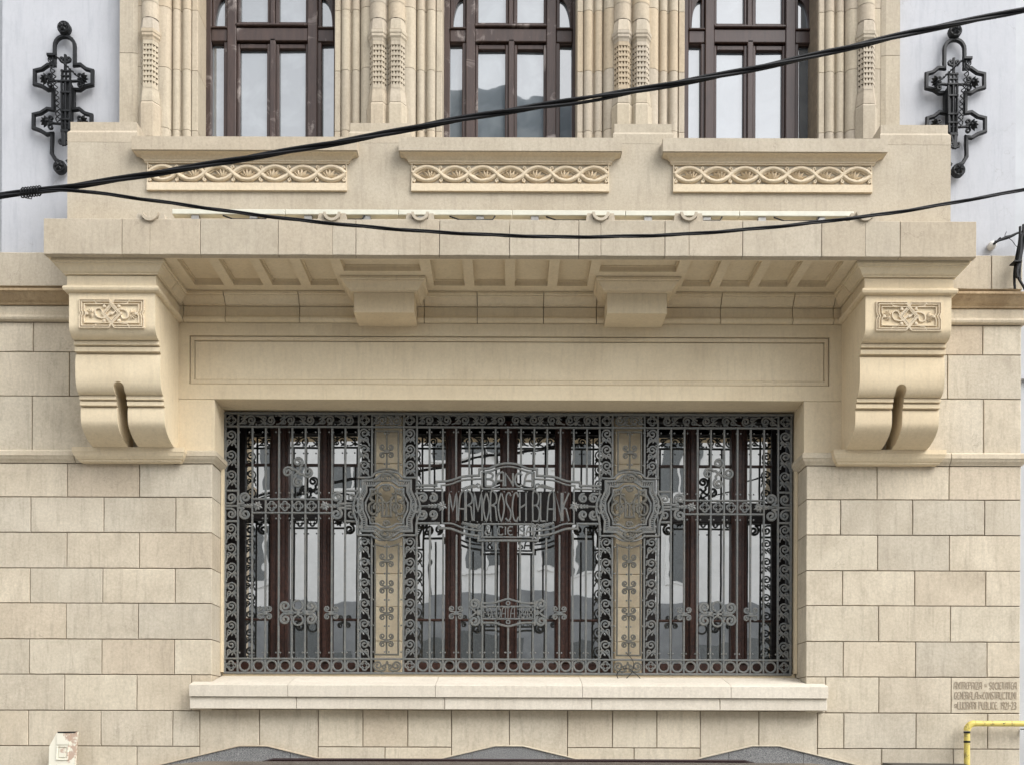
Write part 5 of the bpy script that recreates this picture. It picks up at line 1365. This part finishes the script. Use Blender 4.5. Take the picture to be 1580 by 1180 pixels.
# dark meter cabinet below it
ca, cb = WX(1378, 1177, -.42), WX(1510, 1177, -.42); zt_ = WZ(1177.5, -.42)+.002
cbn = thing('meter_cabinet', 'dark metal cabinet top standing in front of the yellow pipe at the bottom', 'cabinet', ((ca+cb)/2, -.3, 0))
obj('body', MB().block(ca+.02, cb-.02, 0, zt_-.03, -.40, -.16, .006), 'cabinet_paint', cbn)
obj('lid', MB().add([(ca, -.42, zt_-.03), (cb, -.42, zt_-.03), (cb, -.15, zt_-.03), (ca, -.15, zt_-.03), (ca+.01, -.42, zt_), (cb-.01, -.42, zt_-.012), (cb-.01, -.15, zt_+.004), (ca+.01, -.15, zt_+.01)], [(0, 1, 5, 4), (1, 2, 6, 5), (2, 3, 7, 6), (3, 0, 4, 7), (4, 5, 6, 7), (3, 2, 1, 0)]), 'cabinet_paint', cbn)
obj('door', MB().block(ca+.05, cb-.05, .15, zt_-.08, -.412, -.401, .004), 'cabinet_paint', cbn)
obj('handle', MB().box(cb-.12, cb-.10, -.43, -.413, .6, .75), 'alloy', cbn)

# =================================================================== OLD PAINTED BOARD
Yb = -.16
def bz(x, y): return W(50+x*.0633, 1110+y*.0633, Yb)
bo = thing('painted_board', 'narrow cream board with flaking paint and a moulded panel leaning at lower left', 'board', (WX(97, 1170, Yb), Yb, 0))
tl = [bz(1085, 290), bz(600, 300), bz(410, 640), bz(395, 1106)]; tr = bz(1030, 1106); sl = (tl[0][0]-tr[0])/(tl[0][1]-tr[1])
xb0 = tl[3][0]-.03; xb1 = tr[0]-.02
obj('plank', MB().extrude_y([tl[0], tl[1], tl[2], tl[3], (xb0, 0), (xb1, 0), tr], Yb, Yb+.035), 'cream_paint', bo)
P_ = [bz(600, 640), bz(880, 640), bz(850, 985), bz(590, 985)]
pm = MB().ribbon([bz(610, 640), bz(880, 640), bz(860, 960), bz(595, 960)], .006, Yb-.010, .012, closed=True); pm.extrude_y([bz(665, 690), bz(810, 690), bz(800, 905), bz(660, 905)], Yb-.008, Yb+.002)
obj('moulded_panel', pm, 'cream_paint', bo)
obj('top_ledge', MB().extrude_y([bz(600, 345), bz(930, 345), bz(910, 600), bz(600, 600)], Yb-.009, Yb+.001), 'cream_paint', bo)
obj('charred_edge', MB().extrude_y([bz(610, 285), bz(1060, 280), bz(1055, 312), bz(800, 318), bz(620, 318)], Yb-.003, Yb+.037), 'black_iron', bo)

# =================================================================== PARKED CAR BELOW THE FRAME
d_ = 4.55; Yc = -DIST+d_; ztop = EYE-47.2*d_/(DIST*PPM)
car = thing('parked_car', 'dark maroon estate car parked before the bank, only its roof edge in view', 'car', (0, Yc, -.15))
x0, x1 = -1.62, 1.62
def shell(prof, hw0, hw1, zlo, zhi):   # body side outline (X, z) with tumblehome
    return prof
side = [(-2.35, .22), (-2.38, .55), (-2.2, .72), (-1.78, .86), (-1.35, .93), (2.15, .95), (2.28, .80), (2.30, .30), (2.2, .2)]
bz0 = -.15
def loft(prof, widths, yc, mat, name, parent, sm=True):
    rows = []
    for wf in widths: rows.append([(x, yc+wf*.86*(1-.06*(z > .8)), z+bz0) for x, z in prof])
    k = len(prof); vs = [p for r in rows for p in r]; fs = []
    for i in range(len(rows)-1):
        for j in range(k): fs.append((i*k+j, i*k+(j+1) % k, (i+1)*k+(j+1) % k, (i+1)*k+j))
    fs += [tuple(range(k))[::-1], tuple((len(rows)-1)*k+j for j in range(k))]
    return obj(name, MB().add(vs, fs), mat, parent, sm)
loft(side, (-1, -.97, .97, 1), Yc, 'car_paint', 'body', car)
zr = ztop-bz0
cab = MB(); rows = []
roof = [(-1.60, zr-.06), (-1.50, zr-.012), (-1.40, zr-.002), (0, zr+.001), (1.40, zr-.002), (1.48, zr-.010), (1.58, zr-.05)]
for f_, dz2 in ((-.70, -.055), (-.60, -.012), (-.3, -.001), (.3, -.001), (.60, -.012), (.70, -.055)): rows.append([(x, Yc+f_, z+dz2+bz0) for x, z in roof])
vs = [p for r in rows for p in r]; k = len(roof)
cab.add(vs, [(i*k+j, i*k+j+1, (i+1)*k+j+1, (i+1)*k+j) for i in range(len(rows)-1) for j in range(k-1)])
n0 = len(vs); cab.add([(x, y, z-.05) for x, y, z in vs], [(i*k+j, (i+1)*k+j, (i+1)*k+j+1, i*k+j+1) for i in range(len(rows)-1) for j in range(k-1)])
obj('roof', cab, 'car_paint', car, True)
gl = MB().add([(-1.78, Yc-.80, .93+bz0), (2.05, Yc-.80, .95+bz0), (2.05, Yc+.80, .95+bz0), (-1.78, Yc+.80, .93+bz0), (-1.55, Yc-.66, zr-.08+bz0), (1.58, Yc-.66, zr-.08+bz0), (1.58, Yc+.66, zr-.08+bz0), (-1.55, Yc+.66, zr-.08+bz0)], [(0, 1, 5, 4), (1, 2, 6, 5), (2, 3, 7, 6), (3, 0, 4, 7), (4, 5, 6, 7), (3, 2, 1, 0)])
obj('window_glass', gl, 'car_glass', car)
for s in (-1, 1):
    pl = MB()
    for xa, xb in ((-.35, -.3), (.75, .72)): pl.ribbon([(xa, .93+bz0), (xb, zr-.05+bz0)], .04, Yc+s*.81-.02, .03)
    for xa, xb in ((-1.8, -1.55), (2.08, 1.6)): pl.tube([(xa, Yc+s*.80, .93+bz0), (xb, Yc+s*.67, zr-.05+bz0)], .04, 6)
    obj('pillars', pl, 'car_paint', car)
for xx in (-1.45, 1.45):
    for s in (-1, 1):
        wl_ = obj('wheel', MB().tube([(xx, Yc+s*.70, .315+bz0), (xx, Yc+s*.72, .315+bz0), (xx, Yc+s*.87, .315+bz0), (xx, Yc+s*.885, .315+bz0)], .31, 20, rads=[.28, .315, .315, .29]), 'tyre', car, True)
        obj('rim', MB().tube([(xx, Yc+s*.84, .315+bz0), (xx, Yc+s*.892, .315+bz0)], .2, 16, rads=[.2, .17]), 'alloy', wl_, True)
for s in (-1, 1):
    obj('headlight', MB().block(-2.36, -2.2, .55+bz0, .70+bz0, Yc+s*.6-.13, Yc+s*.6+.13, .02), 'porcelain', car); obj('tail_light', MB().block(2.2, 2.31, .6+bz0, .85+bz0, Yc+s*.66-.1, Yc+s*.66+.1, .02), 'lamp_red', car)
for s in (-1, 1): obj('roof_rail', MB().tube([(-1.2, Yc+s*.58, ztop-.02), (-1.15, Yc+s*.58, ztop-.006), (1.15, Yc+s*.58, ztop-.006), (1.2, Yc+s*.58, ztop-.02)], .012, 6), 'car_paint', car, True)

# =================================================================== NEIGHBOURS AND THE FAR SIDE OF THE STREET
nb = thing('neighbour_building', 'pale grey rendered house wall at the right edge beside the bank', 'building', (XR+1.5, .4, 0))
obj('wall', MB().box(XR+.004, XR+6, .22, 6, 0, 9), 'neighbour_plaster', nb)
obj('string_course', MB().box(XR+.005, XR+6, .17, .23, WZ(583, .2), WZ(576, .2)), 'plaster', nb)
obj('window', MB().box(XR+2, XR+3.2, .20, .225, 2, 4), 'car_glass', nb)
nb2 = thing('neighbour_building', 'grey rendered house wall glimpsed at the extreme left edge', 'building', (-8, .4, 0))
obj('wall', MB().box(-12, plx0-.004, .22, 6, 5.4, 9).box(-12, XL-.01, .22, 6, 0, 5.4), 'neighbour_plaster', nb2)
obj('window', MB().box(-9, -7.8, .20, .225, 2, 4), 'car_glass', nb2)
def house(name, label, x0, x1, y, h, mat, nfl, nwin, base_h, roof):
    t = thing(name, label, 'building', ((x0+x1)/2, y, 0), 'houses across the street')
    obj('wall', MB().box(x0, x1, y-8, y, base_h, h), mat, t); obj('ground_floor', MB().box(x0-.02, x1+.02, y-8, y+.12, 0, base_h-.002), 'opposite_stone', t)
    obj('cornice', MB().sweep_plan([(x1, y), (x0, y)], [(-.02, h-.35), (.1, h-.35), (.35, h-.12), (.45, h-.1), (.45, h+.05), (-.02, h+.05)]), mat, t)
    fh = (h-base_h-.6)/nfl; fw = (x1-x0)/nwin
    for f in range(nfl):
        for i in range(nwin):
            xc = x0+fw*(i+.5); z0 = base_h+fh*f+.7; z1 = z0+fh*.62; hw_ = min(.6, fw*.28)
            wn = obj('window', MB().box(xc-hw_-.12, xc+hw_+.12, y-.0, y+.05, z0-.1, z1+.15), mat, t)
            obj('pane', MB().box(xc-hw_, xc+hw_, y+.04, y+.056, z0, z1), 'opposite_glass', wn); obj('mullion', MB().box(xc-.04, xc+.04, y+.05, y+.075, z0, z1), mat, wn)
    for i in range(max(2, nwin//2)):
        xc = x0+(x1-x0)*(i+.5)/max(2, nwin//2); obj('shop_window', MB().box(xc-1.0, xc+1.0, y+.1, y+.14, .6, base_h-1.2), 'opposite_glass', t)
    if roof:
        n_ = 10; pr = [(y+.3-1.6*(1-math.cos(PI/2*i/n_)), h+.06+roof*math.sin(PI/2*i/n_)) for i in range(n_+1)]+[(y-8, h+roof+.06), (y-8, h+.06)]
        obj('roof', MB().extrude_x(pr, x0, x1), 'roof_zinc', t, True)
house('white_house', 'long white rendered house across the street, mirrored in the left panes', -40, -2.6, -20, 13.6, 'opposite_plaster', 3, 13, 5.4, 0)
house('corner_house', 'taller house with curved zinc roof across the street, mirrored in the middle panes', -2.55, 3.3, -20, 16.0, 'opposite_plaster', 3, 2, 5.6, 4.3)
house('low_house', 'low white house across the street, mirrored in the right panes', 3.35, 40, -20, 11.2, 'opposite_plaster', 2, 11, 5.3, 0)
